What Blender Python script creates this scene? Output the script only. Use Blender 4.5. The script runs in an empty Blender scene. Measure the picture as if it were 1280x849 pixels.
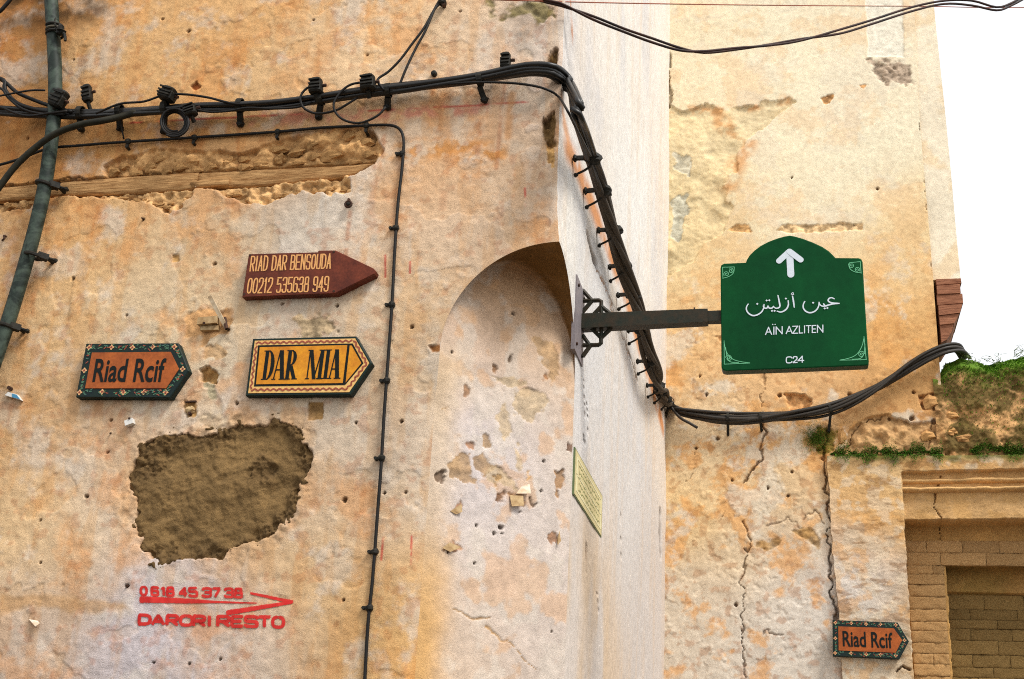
import bpy, math, random
import numpy as np
from mathutils import Vector, Matrix

# ------------------------------------------------------------------ camera
S = bpy.context.scene
L = 3.76                      # distance from the near facade (y = 0) to the far facade
F_PX, PITCH, ROLL, YAW = 1656.5, 0.36, -0.0529, 0.2207
CAM = np.array([0.752, -4.0, 1.6])
FW = np.array([-math.sin(YAW)*math.cos(PITCH), math.cos(YAW)*math.cos(PITCH), math.sin(PITCH)])
_r = np.cross(FW, [0, 0, 1.0]); _r /= np.linalg.norm(_r); _u = np.cross(_r, FW)
RT = _r*math.cos(ROLL) - _u*math.sin(ROLL)
UP = _u*math.cos(ROLL) + _r*math.sin(ROLL)
cd = bpy.data.cameras.new('camera'); cam = bpy.data.objects.new('camera', cd)
S.collection.objects.link(cam)
cam.matrix_world = Matrix(((RT[0], UP[0], -FW[0], CAM[0]), (RT[1], UP[1], -FW[1], CAM[1]),
                           (RT[2], UP[2], -FW[2], CAM[2]), (0, 0, 0, 1)))
cd.sensor_width = 36.0; cd.sensor_fit = 'HORIZONTAL'; cd.lens = F_PX/1280*36.0
cd.clip_start = 0.05; cd.clip_end = 2000
S.camera = cam

# ------------------------------------------------------------------ light: bright overcast
SUN_EL, SUN_AZ = math.radians(52), math.radians(56)      # azimuth measured from -Y towards +X
W = bpy.data.worlds.new('World'); S.world = W; W.use_nodes = True
nt = W.node_tree; bg = nt.nodes['Background']
sky = nt.nodes.new('ShaderNodeTexSky'); sky.sky_type = 'NISHITA'; sky.sun_disc = False
sky.sun_elevation = SUN_EL; sky.sun_rotation = math.pi - SUN_AZ; sky.dust_density = 4.0; sky.air_density = 1.0
hs = nt.nodes.new('ShaderNodeHueSaturation'); hs.inputs['Saturation'].default_value = 0.18
nt.links.new(sky.outputs[0], hs.inputs['Color'])
oc = nt.nodes.new('ShaderNodeMix'); oc.data_type = 'RGBA'; oc.inputs[0].default_value = 0.75; oc.inputs[7].default_value = (7.1, 7.25, 7.45, 1)   # even cloud layer
nt.links.new(hs.outputs[0], oc.inputs[6]); nt.links.new(oc.outputs[2], bg.inputs['Color'])
bg.inputs['Strength'].default_value = 0.088
sd = bpy.data.lights.new('sun', 'SUN'); sun = bpy.data.objects.new('sun', sd); S.collection.objects.link(sun)
sd.energy = 1.5; sd.angle = math.radians(18); sd.color = (1.0, 0.96, 0.90)
_sv = Vector((math.sin(SUN_AZ)*math.cos(SUN_EL), -math.cos(SUN_AZ)*math.cos(SUN_EL), math.sin(SUN_EL)))
sun.rotation_euler = _sv.to_track_quat('Z', 'Y').to_euler(); sun.location = _sv*20
S.view_settings.view_transform = 'Standard'; S.view_settings.look = 'None'
S.view_settings.exposure = 1.05; S.cycles.filter_width = 1.05; S.cycles.use_denoising = False
S.view_settings.gamma = 1.0; S.view_settings.use_curve_mapping = False

# ------------------------------------------------------------------ photo pixel -> point on a real surface
def ray(x, y): return FW + RT*(x-640)/F_PX + UP*(424.5-y)/F_PX
def pY(x, y, Y):
    v = ray(x, y); return CAM + v*(Y-CAM[1])/v[1]
def pX(x, y, X):
    v = ray(x, y); return CAM + v*(X-CAM[0])/v[0]
def pA(x, y, off=0.0): return pY(x, y, -off)
def pB(x, y, off=0.0): return pX(x, y, off)
def pC(x, y, off=0.0): return pY(x, y, L-off)
NA, NB = 0.39, 0.405          # the corner is cut back this far on each wall below the little arch
ZS, ZT = 3.118, 3.493         # springing and crown of the arch
_nn = np.array([NB, -NA, 0.0]); _nn /= np.linalg.norm(_nn)      # chamfer normal (outwards)
NP, NQ = np.array([-NA, 0, 0.0]), np.array([0, NB, 0.0])
NWID = math.hypot(NA, NB); NDIR = (NQ-NP)/NWID
def pN(x, y, off=0.0):
    v = ray(x, y); t = ((NP+_nn*off-CAM) @ _nn)/(v @ _nn); return CAM + v*t
def uvA(p): q = pA(*p); return (q[0], q[2])
def uvB(p): q = pB(*p); return (q[1], q[2])
def uvC(p): q = pC(*p); return (q[0], q[2])
def uvN(p): q = pN(*p); return ((q-NP) @ NDIR, q[2])

# ------------------------------------------------------------------ small tools
COL = S.collection
rnd = random.Random(7)
def lin(c):
    a = np.asarray(c, float)/255.0
    return np.where(a <= 0.04045, a/12.92, ((a+0.055)/1.055)**2.4)
def sm(a, b, x):
    t = np.clip((x-a)/(b-a), 0, 1); return t*t*(3-2*t)
def mix(a, b, m): return a*(1-m) + b*m
def vnoise(x, y, seed):
    xi = np.floor(x).astype(np.int64); yi = np.floor(y).astype(np.int64)
    fx = x-xi; fy = y-yi
    fx = fx*fx*fx*(fx*(fx*6-15)+10); fy = fy*fy*fy*(fy*(fy*6-15)+10)
    def h(a, b):
        n = (a*374761393 + b*668265263 + seed*974634777) & 0xffffffff
        n = ((n ^ (n >> 13))*1274126177) & 0xffffffff
        n = ((n ^ (n >> 15))*2246822519) & 0xffffffff
        return (n ^ (n >> 16))/4294967295.0
    a = h(xi, yi); b = h(xi+1, yi); c = h(xi, yi+1); d = h(xi+1, yi+1)
    return (a*(1-fx)+b*fx)*(1-fy) + (c*(1-fx)+d*fx)*fy
def fbm(x, y, size, octv=4, seed=0, gain=0.5):
    """noise in 0..1 whose biggest lumps measure `size` metres"""
    x = np.asarray(x, float)/size; y = np.asarray(y, float)/size
    s = 0.0; a = 1.0; tot = 0.0
    for k in range(octv):
        s = s + a*vnoise(x, y, seed*17+k); tot += a; a *= gain
        x, y = (x*1.62-y*1.18)+3.7, (x*1.18+y*1.62)-1.3
    return np.clip((s/tot-0.5)*1.5+0.5, 0, 1)
def sdf_poly(u, v, poly):
    d = np.full(u.shape, 1e9); ins = np.zeros(u.shape, bool)
    n = len(poly)
    for i in range(n):
        x0, y0 = poly[i]; x1, y1 = poly[(i+1) % n]
        ex, ey = x1-x0, y1-y0
        t = np.clip(((u-x0)*ex+(v-y0)*ey)/(ex*ex+ey*ey+1e-12), 0, 1)
        d = np.minimum(d, (u-x0-ex*t)**2+(v-y0-ey*t)**2)
        c = ((y0 > v) != (y1 > v)) & (u < (x1-x0)*(v-y0)/(y1-y0+1e-15)+x0)
        ins ^= c
    d = np.sqrt(d); return np.where(ins, d, -d)
def d_line(u, v, pts):
    d = np.full(u.shape, 1e9)
    for (x0, y0), (x1, y1) in zip(pts[:-1], pts[1:]):
        ex, ey = x1-x0, y1-y0
        t = np.clip(((u-x0)*ex+(v-y0)*ey)/(ex*ex+ey*ey+1e-12), 0, 1)
        d = np.minimum(d, (u-x0-ex*t)**2+(v-y0-ey*t)**2)
    return np.sqrt(d)
class Field:
    """height (metres, outwards) and colour of a plastered surface over (u, v)"""
    def __init__(s, u, v): s.u = u; s.v = v; s.h = np.zeros(u.shape); s.c = np.zeros(u.shape+(3,))
    def box(s, pts, m):
        a = np.array(pts); lo = a.min(0)-m; hi = a.max(0)+m
        return np.nonzero((s.u > lo[0]) & (s.u < hi[0]) & (s.v > lo[1]) & (s.v < hi[1]))
    def poly(s, pts, soft=0.006, warp=0.015, wsize=0.05, seed=1, grow=0.0):
        k = s.box(pts, 0.1); u = s.u[k]; v = s.v[k]
        d = sdf_poly(u, v, pts) + grow + warp*2*(fbm(u, v, wsize, 4, seed)-0.5)
        return k, sm(-soft, soft, d), d
    def peel(s, pts, depth, col, soft=0.004, warp=0.012, wsize=0.05, seed=1, rough=0.004, cvar=0.35, k2=0.03, amount=1.0):
        if s.u.size == 0: return
        k, m, d = s.poly(pts, soft, warp, wsize, seed)
        if len(k[0]) == 0: return
        n = fbm(s.u[k], s.v[k], k2, 4, seed+5)
        s.h[k] = s.h[k] - m*depth + m*rough*2*(n-0.5)
        if col is not None:
            cc = np.asarray(col)[None, :]*(1+cvar*2*(n[:, None]-0.5))
            s.c[k] = mix(s.c[k], cc, (m*amount)[:, None])
    def crack(s, pts, w, depth, col=None, seed=3, warp=0.008, amount=0.8):
        k = s.box(pts, 0.06); u = s.u[k]; v = s.v[k]
        if len(k[0]) == 0: return
        u2 = u+warp*2*(fbm(u, v, 0.05, 3, seed)-0.5)*1.4; v2 = v+warp*2*(fbm(u, v, 0.05, 3, seed+9)-0.5)*1.4
        ww = w*(0.35+1.3*fbm(u, v, 0.12, 2, seed+4))
        m = 1-sm(ww*0.4, ww*1.1, d_line(u2, v2, pts))
        s.h[k] -= m*depth
        if col is not None: s.c[k] = mix(s.c[k], np.asarray(col)[None, :], (m*amount)[:, None])
    def hole(s, p, r, depth=0.015, col=None):
        k = s.box([p], r*2.5); u = s.u[k]; v = s.v[k]
        if len(k[0]) == 0: return
        d = np.hypot(u-p[0], v-p[1])*(0.75+0.5*fbm(u, v, r*1.2, 2, int(abs(p[0]*977+p[1]*313))))
        m = 1-sm(r*0.7, r*1.1, d); s.h[k] -= m*depth
        if col is not None: s.c[k] = mix(s.c[k], np.asarray(col)[None, :], m[:, None]*0.85)
    def stain(s, pts, w, col, amount, seed=5, wsize=0.05, th=0.4):
        k = s.box(pts, w*2); u = s.u[k]; v = s.v[k]
        if len(k[0]) == 0: return
        m = (1-sm(w*0.15, w, d_line(u, v, pts)))*sm(th-0.2, th+0.2, fbm(u, v, wsize, 4, seed))*amount
        s.c[k] = mix(s.c[k], np.asarray(col)[None, :], m[:, None])
def rbf(u, v, pts, sigma):
    w = np.zeros(u.shape); c = np.zeros(u.shape+(3,))
    for (a, b), rgb in pts:
        q = np.exp(-((u-a)**2+(v-b)**2)/(2*sigma*sigma))+1e-9/(1e-3+(u-a)**2+(v-b)**2)
        w += q; c += q[..., None]*np.asarray(rgb)
    return c/w[..., None]
E_WALL = np.array([1.08, 1.00, 0.90])                 # wall colours, read off the picture and divided by this
def alb(c): return np.minimum(lin(c)/E_WALL, 0.86)

def mesh(name, verts, faces, mat=None, smooth=False, attrs=None):
    me = bpy.data.meshes.new(name)
    verts = np.asarray(verts, float)
    if isinstance(faces, np.ndarray):
        me.vertices.add(len(verts)); me.vertices.foreach_set('co', verts.ravel())
        nf, k = faces.shape
        me.loops.add(nf*k); me.loops.foreach_set('vertex_index', faces.ravel().astype(np.int32))
        me.polygons.add(nf); me.polygons.foreach_set('loop_start', np.arange(0, nf*k, k, dtype=np.int32))
        me.update(calc_edges=True)
    else:
        me.from_pydata([tuple(p) for p in verts], [], faces); me.update()
    if smooth: me.polygons.foreach_set('use_smooth', np.ones(len(me.polygons), bool))
    for an, av in (attrs or {}).items():
        av = np.asarray(av, np.float32)
        if av.ndim == 1:
            at = me.attributes.new(an, 'FLOAT', 'POINT'); at.data.foreach_set('value', av)
        else:
            at = me.attributes.new(an, 'FLOAT_COLOR', 'POINT')
            at.data.foreach_set('color', np.concatenate([av, np.ones((len(av), 1), np.float32)], 1).ravel())
    if mat: me.materials.append(mat)
    me.validate(); return me
BASE = {}
def tag(o, label, cat, group=None, kind=None):
    if label: o['label'] = label
    if cat: o['category'] = cat
    if group: o['group'] = group
    if kind: o['kind'] = kind
    return o
def thing(name, loc, label, cat, group=None):
    o = bpy.data.objects.new(name, None); COL.objects.link(o); o.location = loc; o.empty_display_size = 0.05
    BASE[o.name] = np.array(loc, float); return tag(o, label, cat, group)
def obj(name, verts, faces, mat, parent=None, smooth=False, attrs=None):
    verts = np.asarray(verts, float)
    base = BASE[parent.name] if parent else (verts.min(0)+verts.max(0))/2
    o = bpy.data.objects.new(name, mesh(name, verts-base, faces, mat, smooth, attrs)); COL.objects.link(o)
    if parent: o.parent = parent
    else: o.location = base
    BASE[o.name] = base; return o
class MB:
    def __init__(s): s.v = []; s.f = []; s.c = []
    def add(s, v, f):
        n = len(s.v); s.v += [np.asarray(p, float) for p in v]; s.f += [[i+n for i in q] for q in f]; return s
    def box(s, c, ax, ay, az):
        c, ax, ay, az = (np.asarray(q, float) for q in (c, ax, ay, az))
        v = [c+ax*i+ay*j+az*k for k in (-1, 1) for j in (-1, 1) for i in (-1, 1)]
        return s.add(v, [(0, 2, 3, 1), (4, 5, 7, 6), (0, 1, 5, 4), (2, 6, 7, 3), (0, 4, 6, 2), (1, 3, 7, 5)])
    def bar(s, a, b, w, h, up=(0, 0, 1)):
        a = np.asarray(a, float); b = np.asarray(b, float); d = b-a; n = np.linalg.norm(d); d /= n
        e = np.cross(d, up)
        if np.linalg.norm(e) < 1e-3: e = np.cross(d, (1, 0, 0))
        e /= np.linalg.norm(e); g = np.cross(e, d)
        return s.box((a+b)/2, d*n/2, e*w/2, g*h/2)
    def tube(s, pts, r, n=8, cap=True):
        pts = np.asarray(pts, float); m = len(pts); r = np.broadcast_to(np.asarray(r, float), (m,))
        t = np.gradient(pts, axis=0); t /= np.linalg.norm(t, axis=1)[:, None]+1e-12
        ref = np.array([0, 0, 1.0]) if abs(t[0][2]) < 0.9 else np.array([1.0, 0, 0])
        e = np.cross(t[0], ref); e /= np.linalg.norm(e); v = []
        for i in range(m):
            e = e-t[i]*(e @ t[i]); e /= np.linalg.norm(e)+1e-12; g = np.cross(t[i], e)
            for k in range(n):
                a = 2*math.pi*k/n; v.append(pts[i]+r[i]*(e*math.cos(a)+g*math.sin(a)))
        f = [(i*n+k, i*n+(k+1) % n, (i+1)*n+(k+1) % n, (i+1)*n+k) for i in range(m-1) for k in range(n)]
        if cap: f += [tuple(range(n))[::-1], tuple((m-1)*n+k for k in range(n))]
        return s.add(v, f)
    def prism(s, poly, depth):
        """poly: 3-D outline (counter-clockwise seen from outside); depth: vector to the back"""
        poly = [np.asarray(p, float) for p in poly]; n = len(poly); dv = np.asarray(depth, float)
        return s.add(poly+[p+dv for p in poly], [tuple(range(n)), tuple(range(2*n-1, n-1, -1))] +
                     [(i, n+i, n+(i+1) % n, (i+1) % n) for i in range(n)])
    def lump(s, c, rx, ry, rz, seed, n=8, m=6, amp=0.25):
        rr = random.Random(seed); v = [np.asarray(c)+np.array([0, 0, -rz])]
        for j in range(1, m):
            for i in range(n):
                th = math.pi*j/m; ph = 2*math.pi*i/n; k = 1+amp*(rr.random()*2-1)
                v.append(np.asarray(c)+np.array([rx*math.sin(th)*math.cos(ph), ry*math.sin(th)*math.sin(ph), -rz*math.cos(th)])*k)
        v.append(np.asarray(c)+np.array([0, 0, rz])); e = len(v)-1
        f = [(0, 1+(i+1) % n, 1+i) for i in range(n)]
        f += [(1+j*n+i, 1+j*n+(i+1) % n, 1+(j+1)*n+(i+1) % n, 1+(j+1)*n+i) for j in range(m-2) for i in range(n)]
        f += [(e, 1+(m-2)*n+i, 1+(m-2)*n+(i+1) % n) for i in range(n)]
        return s.add(v, f)
    def obj(s, name, mat, parent=None, smooth=False): return obj(name, s.v, s.f, mat, parent, smooth)
def spline(pts, step=0.012, closed=False):
    """Catmull-Rom through the points, resampled"""
    p = np.asarray(pts, float); n = len(p)
    q = np.concatenate([[2*p[0]-p[1]], p, [2*p[-1]-p[-2]]]) if not closed else np.concatenate([[p[-1]], p, [p[0], p[1]]])
    out = []
    for i in range(len(q)-3):
        a, b, c, d = q[i:i+4]; k = max(2, int(np.linalg.norm(c-b)/step))
        for t in np.linspace(0, 1, k, endpoint=False):
            out.append(0.5*((2*b)+(-a+c)*t+(2*a-5*b+4*c-d)*t*t+(-a+3*b-3*c+d)*t**3))
    if not closed: out.append(p[-1])
    return np.array(out)

# ------------------------------------------------------------------ materials (all procedural)
def newmat(name):
    m = bpy.data.materials.new(name); m.use_nodes = True; t = m.node_tree
    return m, t, t.nodes['Principled BSDF']
def noise_node(t, scale, detail=4, rough=0.55, coord='Object', dist=0.0):
    tc = t.nodes.new('ShaderNodeTexCoord'); n = t.nodes.new('ShaderNodeTexNoise')
    n.inputs['Scale'].default_value = scale; n.inputs['Detail'].default_value = detail
    n.inputs['Roughness'].default_value = rough; n.inputs['Distortion'].default_value = dist
    t.links.new(tc.outputs[coord], n.inputs['Vector']); return n
def ramp(t, src, lo, hi, a=0.0, b=1.0):
    r = t.nodes.new('ShaderNodeMapRange'); r.inputs['From Min'].default_value = lo; r.inputs['From Max'].default_value = hi
    r.inputs['To Min'].default_value = a; r.inputs['To Max'].default_value = b; t.links.new(src, r.inputs['Value']); return r.outputs['Result']
def mul(t, colsock, val):
    """colour * scalar"""
    v = t.nodes.new('ShaderNodeVectorMath'); v.operation = 'SCALE'
    t.links.new(colsock, v.inputs[0]); t.links.new(val, v.inputs['Scale']); return v.outputs[0]
def mixc(t, fac, a, b):
    m = t.nodes.new('ShaderNodeMix'); m.data_type = 'RGBA'
    for i, q in ((0, fac), (6, a), (7, b)):
        if hasattr(q, 'is_output'): t.links.new(q, m.inputs[i])
        elif i == 0: m.inputs[0].default_value = q
        else: m.inputs[i].default_value = (*q, 1) if len(q) == 3 else q
    return m.outputs[2]
def bump(t, b, src, strength, dist):
    n = t.nodes.new('ShaderNodeBump'); n.inputs['Strength'].default_value = strength; n.inputs['Distance'].default_value = dist
    t.links.new(src, n.inputs['Height']); t.links.new(n.outputs[0], b.inputs['Normal']); return n
def plaster_mat(name, grain=0.30, bump_d=0.0030):
    m, t, b = newmat(name)
    at = t.nodes.new('ShaderNodeAttribute'); at.attribute_name = 'Col'
    n1 = noise_node(t, 300, 3, 0.75); n2 = noise_node(t, 30, 5, 0.65); n3 = noise_node(t, 420, 2, 0.6)
    c = mul(t, at.outputs['Color'], ramp(t, n1.outputs[0], 0.25, 0.75, 1-grain, 1+grain))
    c = mul(t, c, ramp(t, n2.outputs[0], 0.3, 0.7, 0.84, 1.12))
    # fine flecks of warmer wash showing through
    warm = t.nodes.new('ShaderNodeVectorMath'); warm.operation = 'MULTIPLY'; warm.inputs[1].default_value = (1.03, 0.86, 0.66)
    t.links.new(c, warm.inputs[0])
    c = mixc(t, ramp(t, n3.outputs[0], 0.52, 0.72, 0.0, 0.45), c, warm.outputs[0])
    t.links.new(c, b.inputs['Base Color'])
    b.inputs['Roughness'].default_value = 0.92; b.inputs['Specular IOR Level'].default_value = 0.2
    ad = t.nodes.new('ShaderNodeMath'); ad.operation = 'ADD'
    t.links.new(n1.outputs[0], ad.inputs[0]); t.links.new(n2.outputs[0], ad.inputs[1])
    bump(t, b, ad.outputs[0], 0.75, bump_d); return m
def plain(name, rgb, rough=0.6, var=0.25, scale=40, bd=0.0, metal=0.0, rgb2=None, coord='Object', spec=0.4, dist=0.0, lohi=(0.35, 0.68)):
    m, t, b = newmat(name); n = noise_node(t, scale, 5, 0.6, coord, dist)
    c = lin(rgb); c2 = lin(rgb2) if rgb2 is not None else c*(1-var)
    k = mixc(t, ramp(t, n.outputs[0], *lohi), tuple(c), tuple(c2))
    f = noise_node(t, scale*7, 2, 0.6, coord)
    t.links.new(mul(t, k, ramp(t, f.outputs[0], 0.25, 0.75, 1-var*0.7, 1+var*0.7)), b.inputs['Base Color'])
    b.inputs['Roughness'].default_value = rough; b.inputs['Metallic'].default_value = metal; b.inputs['Specular IOR Level'].default_value = spec
    if bd: bump(t, b, n.outputs[0], 0.8, bd)
    return m
M = {}
M['plaster'] = plaster_mat('weathered_limewash')
M['rough_plaster'] = plaster_mat('rough_old_render', 0.34, 0.005)
M['stone'] = plain('rubble_stone', (220, 172, 114), 0.95, 0.4, 22, 0.006, rgb2=(186, 136, 82), spec=0.15)
M['brick'] = plain('ochre_brick', (204, 164, 112), 0.95, 0.35, 12, 0.010, rgb2=(166, 126, 80), spec=0.15)
def per_object(m, lo, hi):
    t = m.node_tree; b = t.nodes['Principled BSDF']; l = b.inputs['Base Color'].links[0]; src = l.from_socket
    oi = t.nodes.new('ShaderNodeObjectInfo'); t.links.new(mul(t, src, ramp(t, oi.outputs['Random'], 0, 1, lo, hi)), b.inputs['Base Color'])
M['shaded_dirty_brick'] = plain('shaded_dirty_brick', (166, 134, 84), 0.95, 0.4, 12, 0.010, rgb2=(122, 98, 56), spec=0.15); per_object(M['shaded_dirty_brick'], 0.8, 1.12); per_object(M['brick'], 0.85, 1.1); per_object(M['stone'], 0.75, 1.15)  # inner door bricks: shade and dirt both put into the colour
M['timber'] = None
def timber_mat(name, a, b2, sx):
    m, t, b = newmat(name); tc = t.nodes.new('ShaderNodeTexCoord'); mp = t.nodes.new('ShaderNodeMapping')
    mp.inputs['Scale'].default_value = sx; t.links.new(tc.outputs['Object'], mp.inputs[0])
    n = t.nodes.new('ShaderNodeTexNoise'); n.inputs['Scale'].default_value = 6; n.inputs['Detail'].default_value = 7; n.inputs['Roughness'].default_value = 0.7
    t.links.new(mp.outputs[0], n.inputs['Vector'])
    t.links.new(mixc(t, ramp(t, n.outputs[0], 0.32, 0.66), tuple(lin(a)), tuple(lin(b2))), b.inputs['Base Color'])
    b.inputs['Roughness'].default_value = 0.85; b.inputs['Specular IOR Level'].default_value = 0.2; bump(t, b, n.outputs[0], 0.9, 0.006); return m
M['timber'] = timber_mat('old_timber', (218, 172, 116), (132, 88, 46), (2.2, 14, 26))
M['red_timber'] = timber_mat('reddish_timber', (176, 122, 92), (112, 68, 48), (2, 9, 20))
M['cable'] = plain('black_cable_sheath', (18, 19, 18), 0.45, 0.3, 9, rgb2=(34, 33, 28), spec=0.3)
M['wire'] = plain('thin_black_wire', (15, 14, 13), 0.55, 0.3, 12, rgb2=(30, 25, 20), spec=0.25)
M['clamp'] = plain('dirty_black_plastic', (18, 18, 16), 0.65, 0.4, 60, 0.002, rgb2=(44, 40, 30), spec=0.25)
M['copper_wire'] = plain('red_brown_wire', (150, 72, 40), 0.6, 0.2, 20)
M['overhead'] = plain('brown_black_wire', (62, 32, 20), 0.55, 0.3, 12, rgb2=(24, 17, 15), spec=0.25)
M['conduit'] = plain('dusty_conduit', (44, 41, 28), 0.65, 0.35, 22, 0.001, rgb2=(26, 26, 20), spec=0.2)
M['iron'] = plain('dark_green_iron', (34, 40, 32), 0.55, 0.35, 30, 0.0008, metal=0.0, rgb2=(56, 44, 30), spec=0.2)
M['steel'] = plain('grey_steel', (132, 124, 126), 0.6, 0.2, 30, metal=0.0, spec=0.2)
M['rust'] = plain('rusty_iron', (74, 44, 26), 0.8, 0.4, 70, 0.001, rgb2=(44, 28, 20))
M['white_plastic'] = plain('white_plastic', (225, 222, 215), 0.5, 0.1, 30)
M['paper'] = plain('old_paper', (226, 214, 196), 0.9, 0.15, 30, rgb2=(205, 170, 130))

# ------------------------------------------------------------------ ground
gm = plain('worn_paving', (92, 84, 74), 0.9, 0.3, 3, 0.004, rgb2=(66, 60, 52))
g = obj('ground', [(-60, -60, 0), (60, -60, 0), (60, 60, 0), (-60, 60, 0)], [(0, 1, 2, 3)], gm); tag(g, 'grey paved ground of the alley', None, kind='structure')

def axis(lo, a, b, hi, fine, coarse):
    """coordinates: coarse outside a..b, fine inside"""
    p = [np.linspace(lo, a, max(2, int((a-lo)/coarse)), endpoint=False)] if a > lo else []
    p.append(np.linspace(a, b, max(2, int((b-a)/fine))))
    if hi > b: p.append(np.linspace(b, hi, max(2, int((hi-b)/coarse)))[1:])
    return np.concatenate(p)
def quads(nu, nv, keep=None):
    i, j = np.meshgrid(np.arange(nu-1), np.arange(nv-1), indexing='ij')
    a = i*nv+j; f = np.stack([a, a+nv, a+nv+1, a+1], -1).reshape(-1, 4)
    return f if keep is None else f[keep.reshape(-1)]
class HF:
    def __init__(s, u, v, h): s.u, s.v, s.h = u, v, h
    def __call__(s, x, z):
        x = np.asarray(x, float); z = np.asarray(z, float)
        i = np.clip(np.searchsorted(s.u, x)-1, 0, len(s.u)-2); j = np.clip(np.searchsorted(s.v, z)-1, 0, len(s.v)-2)
        a = (x-s.u[i])/(s.u[i+1]-s.u[i]); b = (z-s.v[j])/(s.v[j+1]-s.v[j])
        return s.h[i, j]*(1-a)*(1-b)+s.h[i+1, j]*a*(1-b)+s.h[i, j+1]*(1-a)*b+s.h[i+1, j+1]*a*b
def arch_h(t): return ZS+(ZT-ZS)*np.clip(1-np.abs(1-np.clip(t, 0, 1))**2.05, 0, 1)**0.52
OCHRE, MORTAR, DIRT, ORANGE, RUSTC = alb((204, 154, 92)), alb((120, 92, 48)), alb((84, 56, 28)), alb((222, 150, 82)), alb((176, 96, 44))
PALE = alb((218, 199, 176)); RED = alb((196, 48, 44))

# ================================================================== the near corner building
bld = thing('corner_building', (-1.0, 0.2, 0), 'weathered orange and cream plastered corner building with small arched niche at its corner', 'building')
zf = axis(0, 1.95, 4.75, 6.9, 0.004, 0.06)
xs = axis(-6.0, -2.5, 0.0, 0.0, 0.004, 0.08)
U, V = np.meshgrid(xs, zf, indexing='ij')
fa = Field(U, V)
wx = U+0.10*(fbm(U, V, 0.35, 3, 41)-0.5); wz = V+0.10*(fbm(U, V, 0.35, 3, 42)-0.5)
CPA = [((20, 40), (188, 126, 68)), ((150, 60), (228, 174, 114)), ((300, 60), (228, 172, 110)), ((420, 70), (232, 190, 140)), ((560, 60), (234, 194, 148)),
       ((650, 90), (226, 200, 176)), ((20, 130), (194, 133, 76)), ((120, 110), (226, 180, 124)), ((300, 100), (230, 190, 138)), ((450, 90), (230, 190, 145)),
       ((60, 200), (200, 136, 72)), ((200, 175), (208, 146, 80)), ((350, 175), (206, 142, 76)), ((560, 165), (222, 182, 144)), ((540, 195), (216, 152, 84)),
       ((620, 240), (216, 195, 170)), ((30, 300), (222, 172, 116)), ((160, 290), (226, 180, 124)), ((250, 290), (222, 190, 150)), ((400, 280), (216, 199, 176)),
       ((560, 290), (222, 190, 155)), ((640, 270), (224, 176, 128)), ((60, 400), (220, 178, 126)), ((200, 390), (222, 192, 152)), ((480, 360), (220, 178, 130)),
       ((400, 400), (216, 194, 166)), ((40, 520), (218, 170, 118)), ((140, 600), (214, 190, 164)), ((430, 560), (216, 190, 160)), ((430, 690), (216, 176, 128)),
       ((60, 660), (222, 180, 126)), ((60, 800), (200, 172, 146)), ((200, 820), (206, 190, 184)), ((330, 830), (208, 184, 160)), ((430, 790), (218, 168, 104)),
       ((500, 600), (218, 192, 164)), ((490, 780), (220, 166, 102)), ((520, 450), (220, 186, 146))]
fa.c = rbf(wx, wz, [(uvA(p), alb(c)) for p, c in CPA], 0.17)
n1 = fbm(U, V, 0.20, 6, 11, 0.64); n2 = fbm(U, V, 0.14, 6, 12, 0.64); n3 = fbm(U*3.2, V*0.6, 0.16, 4, 13)
fa.c = mix(fa.c, ORANGE, (sm(0.52, 0.80, n1)*0.42)[..., None])
fa.c = mix(fa.c, PALE, (sm(0.48, 0.80, n2)*0.55)[..., None])
fa.c = mix(fa.c, fa.c*np.array([0.96, 0.82, 0.66]), (sm(0.55, 0.8, n3)*0.6)[..., None])
n4 = fbm(U, V, 0.035, 3, 14); fa.c = mix(fa.c, RUSTC, (sm(0.66, 0.88, n4)*0.28)[..., None])
fa.c *= (0.90+0.20*fbm(U, V, 0.6, 3, 15))[..., None]
fa.h = 0.016*(fbm(U, V, 0.9, 3, 21)-0.5)+0.0055*(fbm(U, V, 0.18, 3, 22)-0.5)+0.0030*(fbm(U, V, 0.03, 3, 23)-0.5)
fl = sm(0.56, 0.585, fbm(U, V, 0.22, 5, 24)); fa.h -= 0.0022*fl; fa.c = mix(fa.c, fa.c*np.array([0.99, 0.89, 0.74]), (fl*0.45)[..., None])               # old paint layers that have flaked off
PA = lambda *q: [uvA(p) for p in q]
# the strip where the plaster has fallen off: rubble, timber, crumbly bedding
UPPER = PA((130, 222), (128, 206), (150, 195), (195, 187), (250, 189), (300, 191), (335, 182), (360, 173), (400, 165), (440, 160), (468, 164), (479, 186), (472, 200), (440, 208), (300, 218))
fa.peel(UPPER, 0.020, alb((216, 162, 102)), 0.004, 0.008, 0.03, 61, 0.020, 0.4, 0.05)
fa.peel(PA((-420, 260), (-220, 248), (-60, 236), (0, 231), (70, 225), (245, 212), (472, 199), (468, 205), (442, 219), (300, 232), (245, 235), (70, 244), (0, 250), (-60, 255), (-220, 269), (-420, 282)), 0.045, OCHRE*0.8, 0.003, 0.004, 0.03, 62, 0.006)
for k, q in enumerate([((70, 240), (245, 232), (240, 246), (226, 257), (212, 265), (195, 259), (178, 250), (150, 247), (110, 246)),
                       ((262, 232), (300, 229), (440, 214), (438, 240), (415, 243), (380, 238), (347, 250), (330, 256), (300, 252), (272, 241)),
                       ((-40, 250), (0, 245), (46, 244), (38, 260), (10, 264), (-40, 262))]):
    fa.peel(PA(*q), 0.018, alb((216, 166, 108)), 0.003, 0.010, 0.03, 63+k, 0.016, 0.4, 0.03)
fa.crack(PA((0, 231), (70, 225), (150, 218), (245, 212)), 0.004, 0.012, DIRT, 70)
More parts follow.
